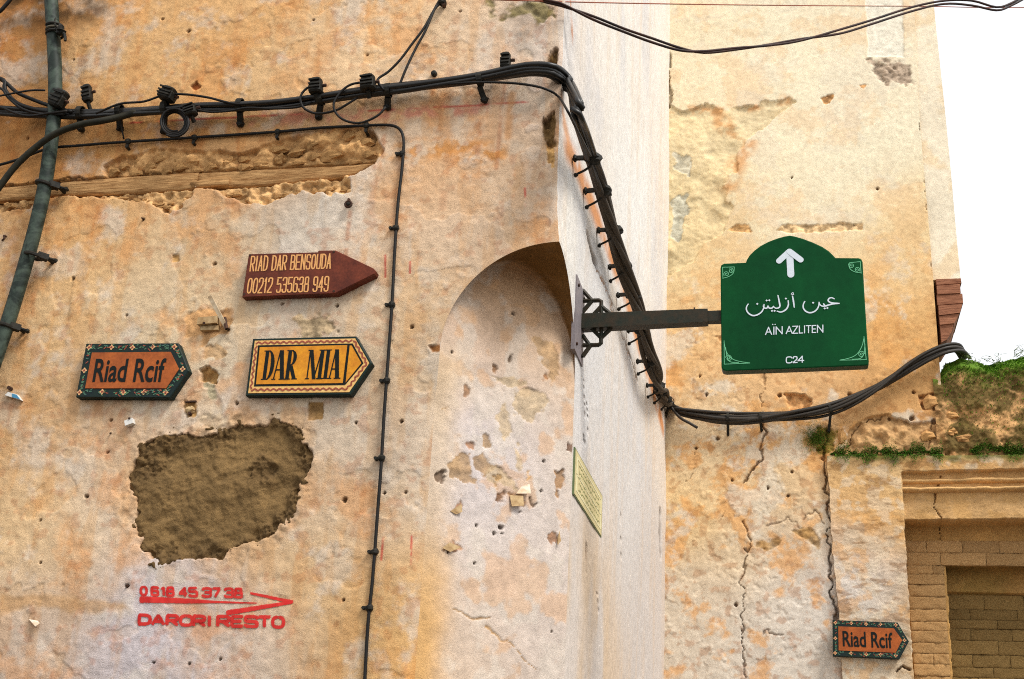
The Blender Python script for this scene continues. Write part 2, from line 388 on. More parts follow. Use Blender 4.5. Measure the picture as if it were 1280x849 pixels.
# chips and scars, in the photograph's places
fa.peel(PA((252, 462), (262, 458), (273, 466), (272, 480), (262, 478), (252, 476)), 0.022, OCHRE*0.8, 0.002, 0.006, 0.02, 71, 0.010)
fa.peel(PA((256, 478), (268, 480), (272, 500), (262, 497)), 0.004, alb((186, 166, 128)), 0.003, 0.008, 0.02, 72, 0.006)
fa.peel(PA((231, 502), (246, 501), (245, 520), (234, 523)), 0.012, OCHRE*0.9, 0.003, 0.006, 0.02, 73, 0.008)
fa.peel(PA((386, 503), (405, 503), (404, 525), (385, 526)), 0.007, alb((158, 118, 70)), 0.002, 0.003, 0.02, 74, 0.007)
fa.peel(PA((235, 395), (262, 385), (285, 385), (288, 415), (260, 430), (240, 420)), 0.003, alb((214, 160, 104)), 0.010, 0.030, 0.05, 75, 0.004)
fa.peel(PA((375, 400), (395, 391), (415, 393), (420, 412), (395, 424), (378, 418)), 0.002, alb((190, 160, 120)), 0.006, 0.030, 0.03, 76, 0.006)
fa.peel(PA((215, 318), (222, 318), (223, 326), (216, 327)), 0.006, OCHRE, 0.003, 0.005, 0.02, 77)
fa.peel(PA((238, 107), (245, 102), (251, 109), (244, 114)), 0.012, RUSTC*0.7, 0.002, 0.002, 0.02, 78)
fa.peel(PA((255, 432), (278, 428), (290, 446), (270, 452), (256, 446)), 0.002, alb((198, 150, 96)), 0.005, 0.03, 0.03, 79, 0.006, amount=0.7)
fa.peel(PA((250, 520), (300, 522), (290, 536), (255, 534)), 0.002, alb((206, 178, 140)), 0.008, 0.03, 0.03, 80, 0.006, amount=0.6)
for q, dp in (((684, 70), (699, 62), (699, 82), (690, 82)), 0.02), (((678, 150), (699, 140), (699, 182), (684, 184)), 0.022):
    fa.peel(PA(*q), dp, alb((126, 94, 54)), 0.006, 0.016, 0.03, 81, 0.016)
fa.peel(PA((684, 180), (699, 180), (699, 208), (694, 210)), 0.008, OCHRE, 0.004, 0.012, 0.03, 82, 0.01)
fa.peel(PA((536, 432), (551, 432), (551, 440), (540, 440)), 0.012, alb((150, 96, 50)), 0.003, 0.004, 0.02, 83, 0.008)
fa.peel(PA((612, 6), (700, 4), (700, 24), (640, 26)), 0.002, alb((128, 112, 52)), 0.012, 0.04, 0.05, 84, 0.006, amount=0.8)
fa.peel(PA((160, 545), (300, 520), (395, 520), (400, 600), (385, 660), (300, 705), (180, 705), (150, 640)), 0.0, alb((206, 158, 108)), 0.05, 0.05, 0.06, 85, 0.004, 0.2, amount=0.55)
fa.peel(PA((0, 742), (60, 745), (160, 752), (170, 766), (60, 760), (0, 762)), 0.0, alb((196, 146, 92)), 0.012, 0.02, 0.1, 86, 0.0, 0.1, amount=0.65)
hA0 = HF(xs, zf, fa.h.copy())
PATCH = [(160, 602), (165, 575), (185, 555), (215, 543), (262, 545), (300, 533), (345, 527), (370, 535), (386, 560), (387, 590), (375, 612), (368, 640), (345, 660), (320, 675), (290, 690), (245, 702), (205, 698), (180, 685), (166, 660), (171, 630)]
fa.peel(PA(*PATCH), 0.030, alb((150, 112, 70)), 0.003, 0.020, 0.045, 87, 0.006)
for p, r in [((203, 24), 2), ((236, 39), 3), ((392, 25), 2.2), ((459, 69), 1.6), ((178, 274), 2), ((90, 347), 3), ((268, 330), 3), ((158, 394), 2), ((354, 381), 2.4),
             ((422, 383), 2.4), ((297, 505), 3), ((139, 526), 2), ((109, 621), 3.2), ((480, 616), 2), ((430, 625), 4), ((52, 651), 1.8), ((160, 733), 3.2), ((430, 750), 2),
             ((135, 566), 1.8), ((445, 529), 2), ((501, 527), 2), ((193, 829), 2), ((276, 824), 2), ((515, 409), 3), ((502, 527), 2.4), ((507, 615), 2), ((237, 830), 1.6),
             ((92, 75), 1.6), ((34, 172), 2.6), ((575, 14), 2.2), ((52, 704), 2), ((352, 445), 2), ((170, 455), 1.5)]:
    fa.hole(uvA(p), r*0.0020+0.0010, 0.014, DIRT)
# thin red chalk line with runs, and red ticks
fa.stain(PA((150, 154), (300, 147), (450, 140), (600, 131), (660, 127)), 0.007, RED, 0.75, 91, 0.05, 0.45)
fa.stain(PA((300, 151), (500, 142), (600, 135)), 0.045, alb((214, 120, 100)), 0.55, 92, 0.03, 0.5)
for a, b in (((482, 320), (482, 347)), ((513, 328), (513, 342)), ((656, 235), (657, 258)), ((479, 672), (477, 700)), ((515, 670), (514, 705))):
    fa.stain(PA(a, b), 0.006, RED, 0.8, 93, 0.03, 0.35)
fa.stain(PA((505, 190), (560, 184), (620, 192)), 0.07, alb((214, 140, 66)), 0.8, 94, 0.03, 0.52)
fa.stain(PA((540, 110), (560, 170)), 0.03, alb((214, 150, 92)), 0.6, 95, 0.05, 0.4)
fa.stain(PA((640, 118), (634, 170)), 0.025, alb((214, 150, 92)), 0.7, 96, 0.06, 0.35)
fa.stain(PA((0, 10), (60, 6), (110, 4)), 0.16, alb((84, 58, 30)), 0.95, 97, 0.16, 0.32)
for x, y, l, w, c_, am in [(150, 150, 70, 3, RUSTC, .35), (205, 160, 30, 4, DIRT, .35), (300, 152, 60, 3, RUSTC, .35), (398, 140, 40, 3, DIRT, .3), (484, 136, 60, 3, RUSTC, .4), (604, 122, 70, 3.5, RUSTC, .4), (543, 97, 30, 2.5, RUSTC, .45), (438, 266, 60, 3, RUSTC, .5),
                         (46, 325, 70, 4, RUSTC, .4), (90, 350, 50, 2, DIRT, .3), (236, 42, 60, 2.5, RUSTC, .35), (285, 412, 60, 3.5, DIRT, .35), (165, 534, 40, 3, RUSTC, .35), (240, 520, 40, 3, DIRT, .3), (350, 497, 60, 12, RUSTC, .18), (150, 500, 60, 14, RUSTC, .22), (360, 372, 40, 16, RUSTC, .15), (632, 90, 120, 3, RUSTC, .45),
                         (570, 20, 90, 6, RUSTC, .3), (655, 26, 70, 8, DIRT, .2), (110, 20, 110, 8, DIRT, .2), (300, 10, 70, 7, RUSTC, .2), (420, 0, 80, 6, RUSTC, .2), (500, 200, 90, 5, RUSTC, .22), (560, 190, 70, 5, RUSTC, .25), (470, 206, 60, 5, RUSTC, .3), (20, 265, 80, 10, RUSTC, .3), (120, 250, 70, 12, RUSTC, .2), (16, 498, 60, 4, RUSTC, .3)]:
    fa.stain(PA((x, y), (x-l*0.05, y+l*0.5), (x-l*0.1, y+l)), w*0.0045, c_, am, 900+int(x), 0.03, 0.38)
# the wall's edge at the corner is uneven; heights fade out at the corner and at the arch's rim
CE = sorted([(uvA(p)[1], uvA(p)[0]) for p in ((707, -30), (704, 70), (699, 150), (696.5, 211), (697, 260), (699, 303))])
def ex(z): return np.interp(z, [q[0] for q in CE], [q[1] for q in CE], left=0.0)+0.006*(fbm(z, z*0, 0.1, 3, 31)-0.5)*sm(ZT-0.02, ZT+0.05, z)
za = arch_h((U+NA)/NA)
ins = (U > -NA+1e-6) & (V < za-1e-6)
rim_t = np.linspace(0, 1, 400); rim_t = 1-np.cos(rim_t*math.pi/2)
rimA = np.concatenate([np.stack([np.full(700, -NA), np.linspace(0, ZS, 700)], 1), np.stack([-NA+NA*rim_t, arch_h(rim_t)], 1)])
dr = np.full(U.shape, 1.0)
kk = np.nonzero((U > -NA-0.12) & (V < ZT+0.12)); dr[kk] = d_line(U[kk], V[kk], [tuple(q) for q in rimA[::12]]+[tuple(rimA[-1])])
fade = sm(0.0, 0.035, dr)*sm(0.0, 0.03, -U)
fa.h *= fade
BIS = np.array([0.0, 1.0, 0])-_nn; BIS /= np.linalg.norm(BIS)
def soft_edge(s, z): return 0.024*np.clip(1-s/0.12, 0, 1)**2*sm(ZS, ZS-0.22, z)
near = np.zeros_like(ins); o_ = ~ins
for di in (-1, 0, 1):
    for dj in (-1, 0, 1): near |= np.roll(np.roll(o_, di, 0), dj, 1)
snap = np.nonzero(ins & near); PX, PZ = U.copy(), V.copy()
for i, j in zip(*snap):
    d = (rimA[:, 0]-U[i, j])**2+(rimA[:, 1]-V[i, j])**2; q = rimA[d.argmin()]; PX[i, j], PZ[i, j] = q; fa.h[i, j] = 0
gone = ins & ~near
keep = ~(gone[:-1, :-1] | gone[1:, :-1] | gone[1:, 1:] | gone[:-1, 1:])
inn = ins[:-1, :-1] & ins[1:, :-1] & ins[1:, 1:] & ins[:-1, 1:]; keep &= ~inn
wc = sm(-0.10, 0.0, U)
rnd_c = 0.006*np.clip(1+U/0.03, 0, 1)**2*sm(ZT, ZT+0.05, V)
sofA = soft_edge(np.abs(PX+NA), PZ)*(PX <= -NA+1e-6)
PA3 = np.stack([PX+ex(V)*wc*(V > ZS)-rnd_c*0.3+BIS[0]*sofA, -fa.h+rnd_c+BIS[1]*sofA, PZ], -1).reshape(-1, 3)
obj('facade_wall', PA3, quads(len(xs), len(zf), keep), M['plaster'], bld, True, {'Col': fa.c.reshape(-1, 3)})
hA = HF(xs, zf, fa.h)
def onA(x, y, off=0.0):
    """point of the uneven facade under a photo pixel, lifted by off"""
    q = pA(x, y); return np.array([q[0], -float(hA(q[0], q[2]))-off, q[2]])

# ---- side wall
ys = np.concatenate([np.linspace(0, 0.5, 72, endpoint=False), 0.5+(L+0.02-0.5)*np.linspace(0, 1, 150)**1.25])
zb = np.concatenate([zf[zf < 4.75], np.linspace(4.75, 8.0, 400)])
U, V = np.meshgrid(ys, zb, indexing='ij'); fb = Field(U, V)
CPB = [((720, 300), (236, 224, 206)), ((770, 60), (240, 226, 206)), ((815, 100), (240, 226, 208)), ((800, 300), (240, 232, 218)), ((715, 60), (232, 210, 186)),
       ((735, 150), (238, 226, 208)), ((780, 600), (222, 210, 196)), ((800, 750), (214, 198, 182)), ((735, 780), (214, 184, 150)), ((760, 500), (226, 214, 200)), ((815, 450), (232, 214, 192))]
fb.c = rbf(U*0.5, V, [((uvB(p)[0]*0.5, uvB(p)[1]), alb(c)) for p, c in CPB], 0.30)
st = fbm(U*2.2, V*0.30, 0.22, 5, 33); fb.c = mix(fb.c, alb((226, 186, 140)), (sm(0.50, 0.85, st)*0.22)[..., None])
fb.c = mix(fb.c, alb((216, 208, 200)), (sm(0.55, 0.8, fbm(U, V*0.5, 0.5, 4, 34))*0.5)[..., None])
fb.h = 0.020*(fbm(U, V, 1.1, 3, 35)-0.5)+0.004*(fbm(U, V, 0.15, 4, 36)-0.5)
PB = lambda *q: [uvB(p) for p in q]
band = PB((712, 185), (724, 215), (740, 256), (757, 300), (775, 348), (790, 392), (803, 440), (818, 494), (829, 535))
fb.stain(band, 0.085, alb((216, 142, 84)), 0.95, 101, 0.25, 0.30)
fb.stain(PB((704, 90), (708, 140), (716, 190)), 0.05, alb((214, 150, 100)), 0.8, 102, 0.1, 0.35)
fb.stain(PB((717, 0), (719, 50)), 0.03, alb((206, 128, 72)), 0.8, 103, 0.1, 0.3)
lc = PB((734, 296), (741, 318), (747, 337), (752, 352), (759, 368), (768, 393), (780, 425), (790, 450), (798, 478))
fb.crack(lc[:3], 0.018, 0.02, DIRT, 104, 0.006); fb.crack(lc[2:6], 0.014, 0.014, alb((190, 128, 70)), 105, 0.02); fb.crack(lc[5:], 0.009, 0.012, alb((170, 110, 60)), 106, 0.015)
for a, b, w, cc in (((732, 686), (733, 714), 0.020, alb((150, 100, 52))), ((746, 744), (747, 762), 0.012, alb((170, 112, 60))), ((825, 646), (826, 690), 0.05, DIRT),
                    ((733, 498), (735, 540), 0.012, alb((120, 80, 44))), ((730, 545), (731, 552), 0.012, DIRT), ((729, 463), (731, 520), 0.010, alb((200, 140, 90))), ((776, 640), (777, 700), 0.008, alb((210, 170, 130)))):
    fb.crack(PB(a, b), w, 0.02, cc, 107, 0.006)
zab = arch_h((NB-U)/NB); ins = (U < NB-1e-6) & (V < zab-1e-6)
rimB = np.concatenate([np.stack([np.full(700, NB), np.linspace(0, ZS, 700)], 1), np.stack([NB-NB*rim_t, arch_h(rim_t)], 1)])
dr = np.full(U.shape, 1.0)
kk = np.nonzero((U < NB+0.12) & (V < ZT+0.12)); dr[kk] = d_line(U[kk], V[kk], [tuple(q) for q in rimB[::12]]+[tuple(rimB[-1])])
fb.h *= sm(0.0, 0.035, dr)*sm(0.0, 0.03, U)
near = np.zeros_like(ins); o_ = ~ins
for di in (-1, 0, 1):
    for dj in (-1, 0, 1): near |= np.roll(np.roll(o_, di, 0), dj, 1)
PYb, PZ = U.copy(), V.copy()
for i, j in zip(*np.nonzero(ins & near)):
    d = (rimB[:, 0]-U[i, j])**2+(rimB[:, 1]-V[i, j])**2; q = rimB[d.argmin()]; PYb[i, j], PZ[i, j] = q; fb.h[i, j] = 0
gone = ins & ~near
keep = ~(gone[:-1, :-1] | gone[1:, :-1] | gone[1:, 1:] | gone[:-1, 1:])
keep &= ~(ins[:-1, :-1] & ins[1:, :-1] & ins[1:, 1:] & ins[:-1, 1:])
wc = sm(0.30, 0.0, U); rnd_c = 0.006*np.clip(1-U/0.03, 0, 1)**2*sm(ZT, ZT+0.05, V)
obj('side_wall', np.stack([fb.h+ex(V)*wc*(V > ZS)-rnd_c*0.3, PYb+rnd_c, PZ], -1).reshape(-1, 3), quads(len(ys), len(zb), keep), M['plaster'], bld, True, {'Col': fb.c.reshape(-1, 3)})
hB = HF(ys, zb, fb.h)

# ---- cut-back corner with its little arch
def depth_at(s):
    ta = -(s*NDIR[1])/_nn[1]; tb = (NA-s*NDIR[0])/_nn[0]; return np.minimum(ta, tb)
s0 = (NA/_nn[0])/(NDIR[0]/_nn[0]-NDIR[1]/_nn[1])       # where both walls are reached together: the corner
th = np.linspace(0, 1, 72); lf = s0*(1-np.cos(th*math.pi/2))*0.5+s0*th*0.5; rt = NWID-(NWID-s0)*(1-np.cos(th[::-1]*math.pi/2))*0.5-(NWID-s0)*th[::-1]*0.5
ss = np.concatenate([lf, rt[1:]])
tt = np.where(ss <= s0, ss/s0, (NWID-ss)/(NWID-s0)); zt_ = arch_h(tt)
zl = np.concatenate([np.linspace(0, 1.95, 12, endpoint=False), np.linspace(1.95, ZS, 290)])
rows = len(zl)+60+34
PN3 = np.zeros((len(ss), rows, 3)); SU = np.zeros((len(ss), rows)); SV = np.zeros((len(ss), rows)); NR = np.zeros((len(ss), rows)); VT = np.zeros((len(ss), rows))
for i, s in enumerate(ss):
    zc = np.concatenate([zl, ZS+(zt_[i]-ZS)*np.linspace(0, 1, 61)[1:], np.full(34, zt_[i])])
    ta = np.concatenate([np.zeros(len(zl)+60), depth_at(s)*np.linspace(0, 1, 35)[1:]])
    p = NP+s*NDIR; PN3[i] = p[None, :]+_nn[None, :]*ta[:, None]; PN3[i, :, 2] = zc
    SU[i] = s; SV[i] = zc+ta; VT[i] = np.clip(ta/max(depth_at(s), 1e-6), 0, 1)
fn = Field(SU, SV)
CPN = [((600, 450), (216, 192, 170)), ((620, 400), (212, 168, 126)), ((640, 360), (190, 140, 88)), ((600, 560), (208, 194, 188)), ((680, 560), (212, 190, 168)), ((640, 700), (212, 192, 174)),
       ((600, 800), (212, 186, 162)), ((540, 820), (214, 180, 144)), ((560, 600), (214, 194, 178)), ((690, 780), (206, 184, 164)), ((680, 460), (210, 180, 150))]
fn.c = rbf(SU+0.05*(fbm(SU, SV, 0.2, 3, 51)-0.5), SV, [(uvN(p), alb(c)) for p, c in CPN], 0.16)
fn.c = mix(fn.c, PALE, (sm(0.55, 0.75, fbm(SU, SV, 0.1, 5, 52))*0.5)[..., None])
fn.c = mix(fn.c, alb((214, 162, 112)), (sm(0.60, 0.76, fbm(SU, SV, 0.09, 5, 53))*0.5)[..., None])
xe_ = np.minimum(SU-0.30, -0.0)-NA+0.30
lm = sm(0.16, 0.0, SU+0.06*(fbm(SU, SV, 0.15, 4, 57)-0.5))*sm(ZS+0.1, ZS-0.1, SV)
fn.c = mix(fn.c, rbf(SU*0-NA-0.02, SV, [(uvA(p), alb(c)) for p, c in CPA], 0.17), lm[..., None])
vm = sm(0.0, 0.25, VT); fn.c = mix(fn.c, alb((128, 88, 38))*(0.7+0.6*fbm(SU, SV, 0.08, 5, 54))[..., None], (vm*0.9)[..., None])   # ochre-brown stain plus the soffit's shade, put into the arch's colour
fn.h = 0.008*(fbm(SU, SV, 0.4, 3, 55)-0.5)+0.005*(fbm(SU, SV, 0.08, 4, 56)-0.5)
PNP = lambda *q: [uvN(p) for p in q]
TAN = alb((176, 134, 84)); TAN2 = alb((198, 168, 128))
for k, (q, dp, cc) in enumerate([
        (((562, 580), (568, 569), (578, 567), (588, 576), (590, 594), (594, 604), (585, 603), (572, 600), (563, 597)), 0.004, TAN),
        (((589, 570), (604, 566), (612, 576), (620, 582), (612, 596), (600, 590), (592, 590)), 0.003, TAN),
        (((612, 582), (628, 588), (640, 600), (645, 612), (632, 610), (612, 600), (606, 590)), 0.003, TAN2), (((645, 490), (660, 486), (678, 488), (684, 500), (674, 515), (664, 528), (650, 524), (640, 512)), 0.004, TAN2),
        (((604, 544), (611, 543), (611, 555), (605, 557)), 0.003, TAN), (((656, 588), (663, 586), (663, 600), (656, 602)), 0.003, OCHRE), (((619, 596), (626, 596), (620, 612), (614, 610)), 0.004, OCHRE*0.8),
        (((622, 618), (632, 617), (632, 626), (622, 625)), 0.010, alb((120, 76, 40))), (((637, 618), (652, 617), (656, 630), (640, 632)), 0.004, alb((170, 118, 66))),
        (((693, 590), (703, 589), (703, 605), (697, 622), (692, 612)), 0.010, alb((160, 112, 60))), (((709, 553), (716, 556), (714, 566), (709, 562)), 0.010, alb((120, 72, 40))),
        (((684, 672), (695, 664), (700, 676), (690, 680)), 0.006, alb((166, 110, 64))), (((553, 684), (562, 678), (575, 684), (565, 690)), 0.006, alb((180, 124, 74))), (((563, 638), (576, 628), (580, 634), (570, 642)), 0.006, alb((176, 120, 70))),
        (((580, 482), (590, 486), (588, 494), (580, 492)), 0.006, alb((150, 100, 56))), (((545, 590), (556, 588), (556, 600), (548, 599)), 0.014, alb((90, 60, 34))), (((549, 508), (560, 504), (566, 509), (556, 514)), 0.003, TAN),
        (((583, 556), (592, 553), (592, 562), (586, 562)), 0.006, alb((170, 110, 60))), (((617, 455), (626, 458), (624, 466), (617, 463)), 0.010, alb((140, 92, 46))), (((634, 446), (640, 444), (640, 454), (634, 454)), 0.014, alb((80, 54, 30))),
        (((676, 468), (682, 466), (684, 474), (678, 474)), 0.008, alb((150, 96, 50))), (((616, 470), (640, 470), (660, 480), (630, 484)), 0.002, TAN2), (((664, 420), (690, 425), (700, 470), (690, 475)), 0.002, alb((190, 150, 104))),
        (((640, 560), (648, 556), (652, 580), (646, 590)), 0.002, TAN2), (((620, 520), (632, 500), (640, 540), (628, 560)), 0.002, TAN2)]):
    fn.peel(PNP(*q), dp*0.7, cc, 0.0035, 0.013, 0.022, 110+k, 0.003, amount=0.78)
for p, r in [((642, 392), 3.2), ((537, 586), 2), ((679, 577), 2), ((676, 614), 2.4), ((593, 704), 2), ((596, 657), 2.6), ((627, 659), 4), ((618, 667), 3), ((628, 667), 1.5), ((560, 690), 1.5), ((690, 790), 1.6), ((565, 440), 2), ((650, 640), 1.6)]:
    fn.hole(uvN(p), r*0.0021+0.001, 0.012, alb((66, 50, 36)))
fn.crack(PNP((660, 622), (666, 632), (671, 628)), 0.004, 0.006, DIRT, 140); fn.crack(PNP((565, 762), (590, 770), (610, 772)), 0.003, 0.004, TAN, 141); fn.crack(PNP((610, 785), (640, 805), (670, 840)), 0.003, 0.004, OCHRE, 142)
edge = np.minimum(ss, NWID-ss)[:, None]
fd = sm(0, 0.03, np.broadcast_to(edge, SU.shape))*sm(1.0, 0.85, VT)
PN3 += _nn[None, None, :]*(fn.h*fd*(1-vm))[..., None]; PN3[..., 2] += fn.h*fd*vm
PN3 += BIS[None, None, :]*(soft_edge(SU, PN3[..., 2])*(1-vm))[..., None]
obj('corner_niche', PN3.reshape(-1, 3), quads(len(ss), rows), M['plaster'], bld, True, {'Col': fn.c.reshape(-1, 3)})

# ---- timbers laid in the fallen strip
def plank(name, top, bot, front, thick, seed, mat, parent):
    """an irregular board between a top and a bottom edge given on the facade"""
    t = spline([pA(*p) for p in top], 0.03); b = spline([pA(*p) for p in bot], 0.03)
    n = max(len(t), len(b)); k = np.linspace(0, 1, n)
    t = np.stack([np.interp(k, np.linspace(0, 1, len(t)), t[:, c]) for c in range(3)], 1); b = np.stack([np.interp(k, np.linspace(0, 1, len(b)), b[:, c]) for c in range(3)], 1)
    m = 9; V3 = []
    for i in range(n):
        for j in range(m):
            q = j/(m-1); p = b[i]*(1-q)+t[i]*q
            dz = 0.006*(fbm(p[0]*1.0, p[2]*6+seed, 0.06, 4, seed)-0.5)
            edge = 0.006*(abs(q-0.5)*2)**6
            V3.append((p[0], front+float(edge)-float(dz), p[2]))
    fr = quads(n, m); V3 = np.array(V3); nb = len(V3); bk = V3.copy(); bk[:, 1] = front+thick
    ring = [i*m for i in range(n)]+[(n-1)*m+j for j in range(1, m)]+[i*m+m-1 for i in range(n-2, -1, -1)]+[j for j in range(m-2, 0, -1)]
    sides = np.array([(ring[i], ring[i]+nb, ring[(i+1) % len(ring)]+nb, ring[(i+1) % len(ring)]) for i in range(len(ring))])
    return obj(name, np.concatenate([V3, bk]), np.concatenate([fr, sides]), mat, parent)
plank('timber', ((-420, 262), (-220, 250), (-60, 237), (0, 232), (70, 226), (160, 219), (246, 213)), ((-420, 280), (-220, 267), (-60, 252), (0, 249), (70, 243), (160, 240), (243, 234)), 0.010, 0.05, 3, M['timber'], bld)
plank('timber', ((240, 214), (300, 210), (390, 206), (466, 201)), ((246, 229), (300, 231), (390, 223), (440, 217)), 0.016, 0.05, 8, M['timber'], bld)
plank('timber', ((236, 226), (258, 222), (286, 220)), ((240, 234), (262, 232), (284, 230)), 0.006, 0.03, 12, M['timber'], bld)

# ---- loose stones in the fallen strip
stones = []
for k in range(5):
    b_ = MB().lump((0, 0, 0), 1, 1, 1, 200+k, 7, 5, 0.34); stones.append(mesh('stone', b_.v, b_.f, M['stone'], False))
def stone(x, y, w, h, parent, back=0.03, plane=pA, dep=None, ang=0.0):
    q = plane(x, y); o = bpy.data.objects.new('stone', stones[rnd.randrange(5)]); COL.objects.link(o)
    q = np.array(q)+np.array([0, back, 0]); o.parent = parent; o.location = q-BASE[parent.name]
    o.scale = (w/2, (dep or min(w, h)*0.45), h/2); o.rotation_euler = (0, ang, 0); return o
UP_ST = [(140, 212, 16, 9), (152, 204, 14, 8), (166, 213, 18, 9), (170, 200, 14, 8), (186, 206, 18, 11), (197, 196, 16, 8), (206, 212, 14, 9), (222, 206, 20, 9), (218, 196, 14, 7), (240, 199, 18, 9), (243, 209, 16, 7), (262, 196, 16, 7),
         (262, 206, 18, 8), (283, 200, 22, 11), (304, 206, 18, 8), (303, 196, 16, 8), (324, 200, 26, 10), (346, 196, 20, 12), (345, 184, 24, 8), (368, 188, 22, 9), (370, 199, 24, 8), (390, 178, 18, 10), (392, 193, 18, 9),
         (412, 172, 18, 10), (414, 192, 34, 12), (436, 168, 18, 9), (434, 180, 18, 8), (455, 175, 20, 10), (460, 190, 18, 9), (441, 198, 20, 7)]
for x, y, w, h in UP_ST: stone(x, y, w*0.0033, h*0.0040, bld, 0.026-rnd.random()*0.010, ang=rnd.uniform(-0.2, 0.1))
for i in range(46):
    a = rnd.random()
    if i < 18: x = 88+a*148; y = 249+rnd.uniform(-4, 3)+(6 if 185 < x < 228 else 0)
    elif i < 40: x = 272+a*165; y = 247-(x-272)*0.075+rnd.uniform(-5, 4)
    else: x = 2+a*36; y = 254+rnd.uniform(-3, 4)
    stone(x, y, rnd.uniform(0.022, 0.045), rnd.uniform(0.014, 0.028), bld, 0.016, ang=rnd.uniform(-0.3, 0.3))

# ---- fresh mortar patch
def patch(name, px, prof_in, res, mat, parent, seed, warp=0.02):
    poly = [uvA(p) for p in px]; a = np.array(poly); lo = a.min(0)-0.06; hi = a.max(0)+0.06
    us = np.arange(lo[0], hi[0], res); vs = np.arange(lo[1], hi[1], res); U, V = np.meshgrid(us, vs, indexing='ij')
    d = sdf_poly(U, V, poly)+warp*2*(fbm(U, V, 0.10, 6, seed, 0.55)-0.5)
    h = hA0(U, V)-0.006+np.clip(d/0.03, -1, 0)*0.004
    rim = sm(0.075, 0.0, d+0.05*(fbm(U, V, 0.15, 3, seed+1)-0.5))          # trowelled centre, ragged rim
    lump = fbm(U, V, 0.045, 5, seed+2, 0.62); smear = fbm(U*0.5+V*0.25, V*2.2-U*0.6, 0.10, 4, seed+3)
    rg = np.clip(rim+sm(0.52, 0.72, fbm(U, V, 0.16, 3, seed+4))*0.9, 0.12, 1)
    h = h+rg*0.034*(lump-0.5)+(1-rg)*(0.006*(smear-0.5)+0.008*(fbm(U, V, 0.07, 4, seed+11)-0.5))+0.020*(fbm(U, V, 0.22, 2, seed+9)-0.5)*sm(0.0, 0.06, d)
    h -= sm(0.70, 0.82, fbm(U, V, 0.035, 3, seed+6))*0.012*rg
    c = mix(alb((138, 106, 64)), alb((104, 78, 46)), (rg*0.85)[..., None])*(0.80+0.4*fbm(U, V, 0.05, 4, seed+5))[..., None]
    h = np.maximum(h, hA0(U, V)-0.024)
    dead = d < -0.03; keep = ~(dead[:-1, :-1] & dead[1:, :-1] & dead[1:, 1:] & dead[:-1, 1:])
    return obj(name, np.stack([U, -h, V], -1).reshape(-1, 3), quads(len(us), len(vs), keep), mat, parent, True, {'Col': c.reshape(-1, 3)})
mp_ = patch('mortar_patch', PATCH, 0, 0.0032, M['rough_plaster'], bld, 151, 0.013)
mp_['label'] = 'rough brown mortar patch filling a hole in the facade'

# ================================================================== the building at the back
far = thing('far_building', (0.9, L, 0), 'tall sunlit cream and orange plastered house at the back behind the street sign', 'building')
EC = sorted([(uvC(p)[1], uvC(p)[0]) for p in ((1140, -60), (1148, 130), (1158, 250), (1166, 345), (1173, 440), (1178, 500), (1181, 575))])
def xr(z): return np.interp(z, [q[0] for q in EC], [q[1] for q in EC])
EG = sorted([(uvC(p)[1], uvC(p)[0]) for p in ((1031, 560), (1034, 600), (1037, 650), (1040, 700), (1044, 740), (1049, 780), (1052, 860))])
zg0 = uvC((1100, 572))[1]
def xg(z): return np.interp(z, [q[0] for q in EG], [q[1] for q in EG])
zc = axis(0, 2.35, 7.05, 9.0, 0.0058, 0.08); kx = np.linspace(0, 1, 300)
K, V = np.meshgrid(kx, zc, indexing='ij'); U = -0.04+(xr(V)+0.04)*K
fc = Field(U, V)
CPC = [((850, 50), (246, 224, 184)), ((950, 100), (249, 229, 192)), ((900, 170), (242, 214, 168)), ((850, 250), (228, 208, 162)), ((1050, 200), (249, 229, 192)), ((1000, 250), (249, 226, 186)), ((870, 340), (236, 202, 148)),
       ((870, 430), (234, 184, 124)), ((1120, 300), (242, 208, 154)), ((1130, 400), (234, 178, 110)), ((1000, 480), (230, 178, 122)), ((900, 560), (238, 208, 164)), ((870, 650), (238, 194, 128)), ((880, 750), (224, 202, 172)),
       ((980, 620), (228, 190, 140)), ((980, 750), (222, 207, 188)), ((1000, 820), (222, 204, 180)), ((1090, 720), (220, 205, 190)), ((1140, 480), (222, 164, 100)), ((1110, 540), (208, 156, 100)), ((1100, 60), (248, 226, 188)), ((960, 430), (236, 188, 128))]
wx = U+0.16*(fbm(U, V, 0.5, 3, 161)-0.5); wz = V+0.16*(fbm(U, V, 0.5, 3, 162)-0.5)
fc.c = rbf(wx, wz, [(uvC(p), alb(c)) for p, c in CPC], 0.25)
lowm = sm(uvC((900, 330))[1]+0.2, uvC((900, 480))[1], V)      # the lower half is more worn
fc.c = mix(fc.c, alb((234, 168, 96)), (sm(0.54, 0.72, fbm(U, V, 0.24, 6, 163, 0.66))*(0.25+0.45*lowm))[..., None])
fc.c = mix(fc.c, alb((232, 214, 186)), (sm(0.56, 0.72, fbm(U, V, 0.28, 6, 164, 0.66))*(0.35+0.35*lowm))[..., None])
fc.c = mix(fc.c, alb((176, 112, 58)), (sm(0.62, 0.84, fbm(U, V, 0.045, 4, 165))*(0.06+0.34*lowm))[..., None])
fc.h = 0.020*(fbm(U, V, 0.8, 3, 166)-0.5)+(0.003+0.006*lowm)*(fbm(U, V, 0.16, 4, 167)-0.5)+(0.0015+0.002*lowm)*(fbm(U, V, 0.045, 3, 168)-0.5)
fc.h += 0.0035*lowm*sm(0.55, 0.60, fbm(U, V, 0.35, 6, 169, 0.68))
PC = lambda *q: [uvC(p) for p in q]
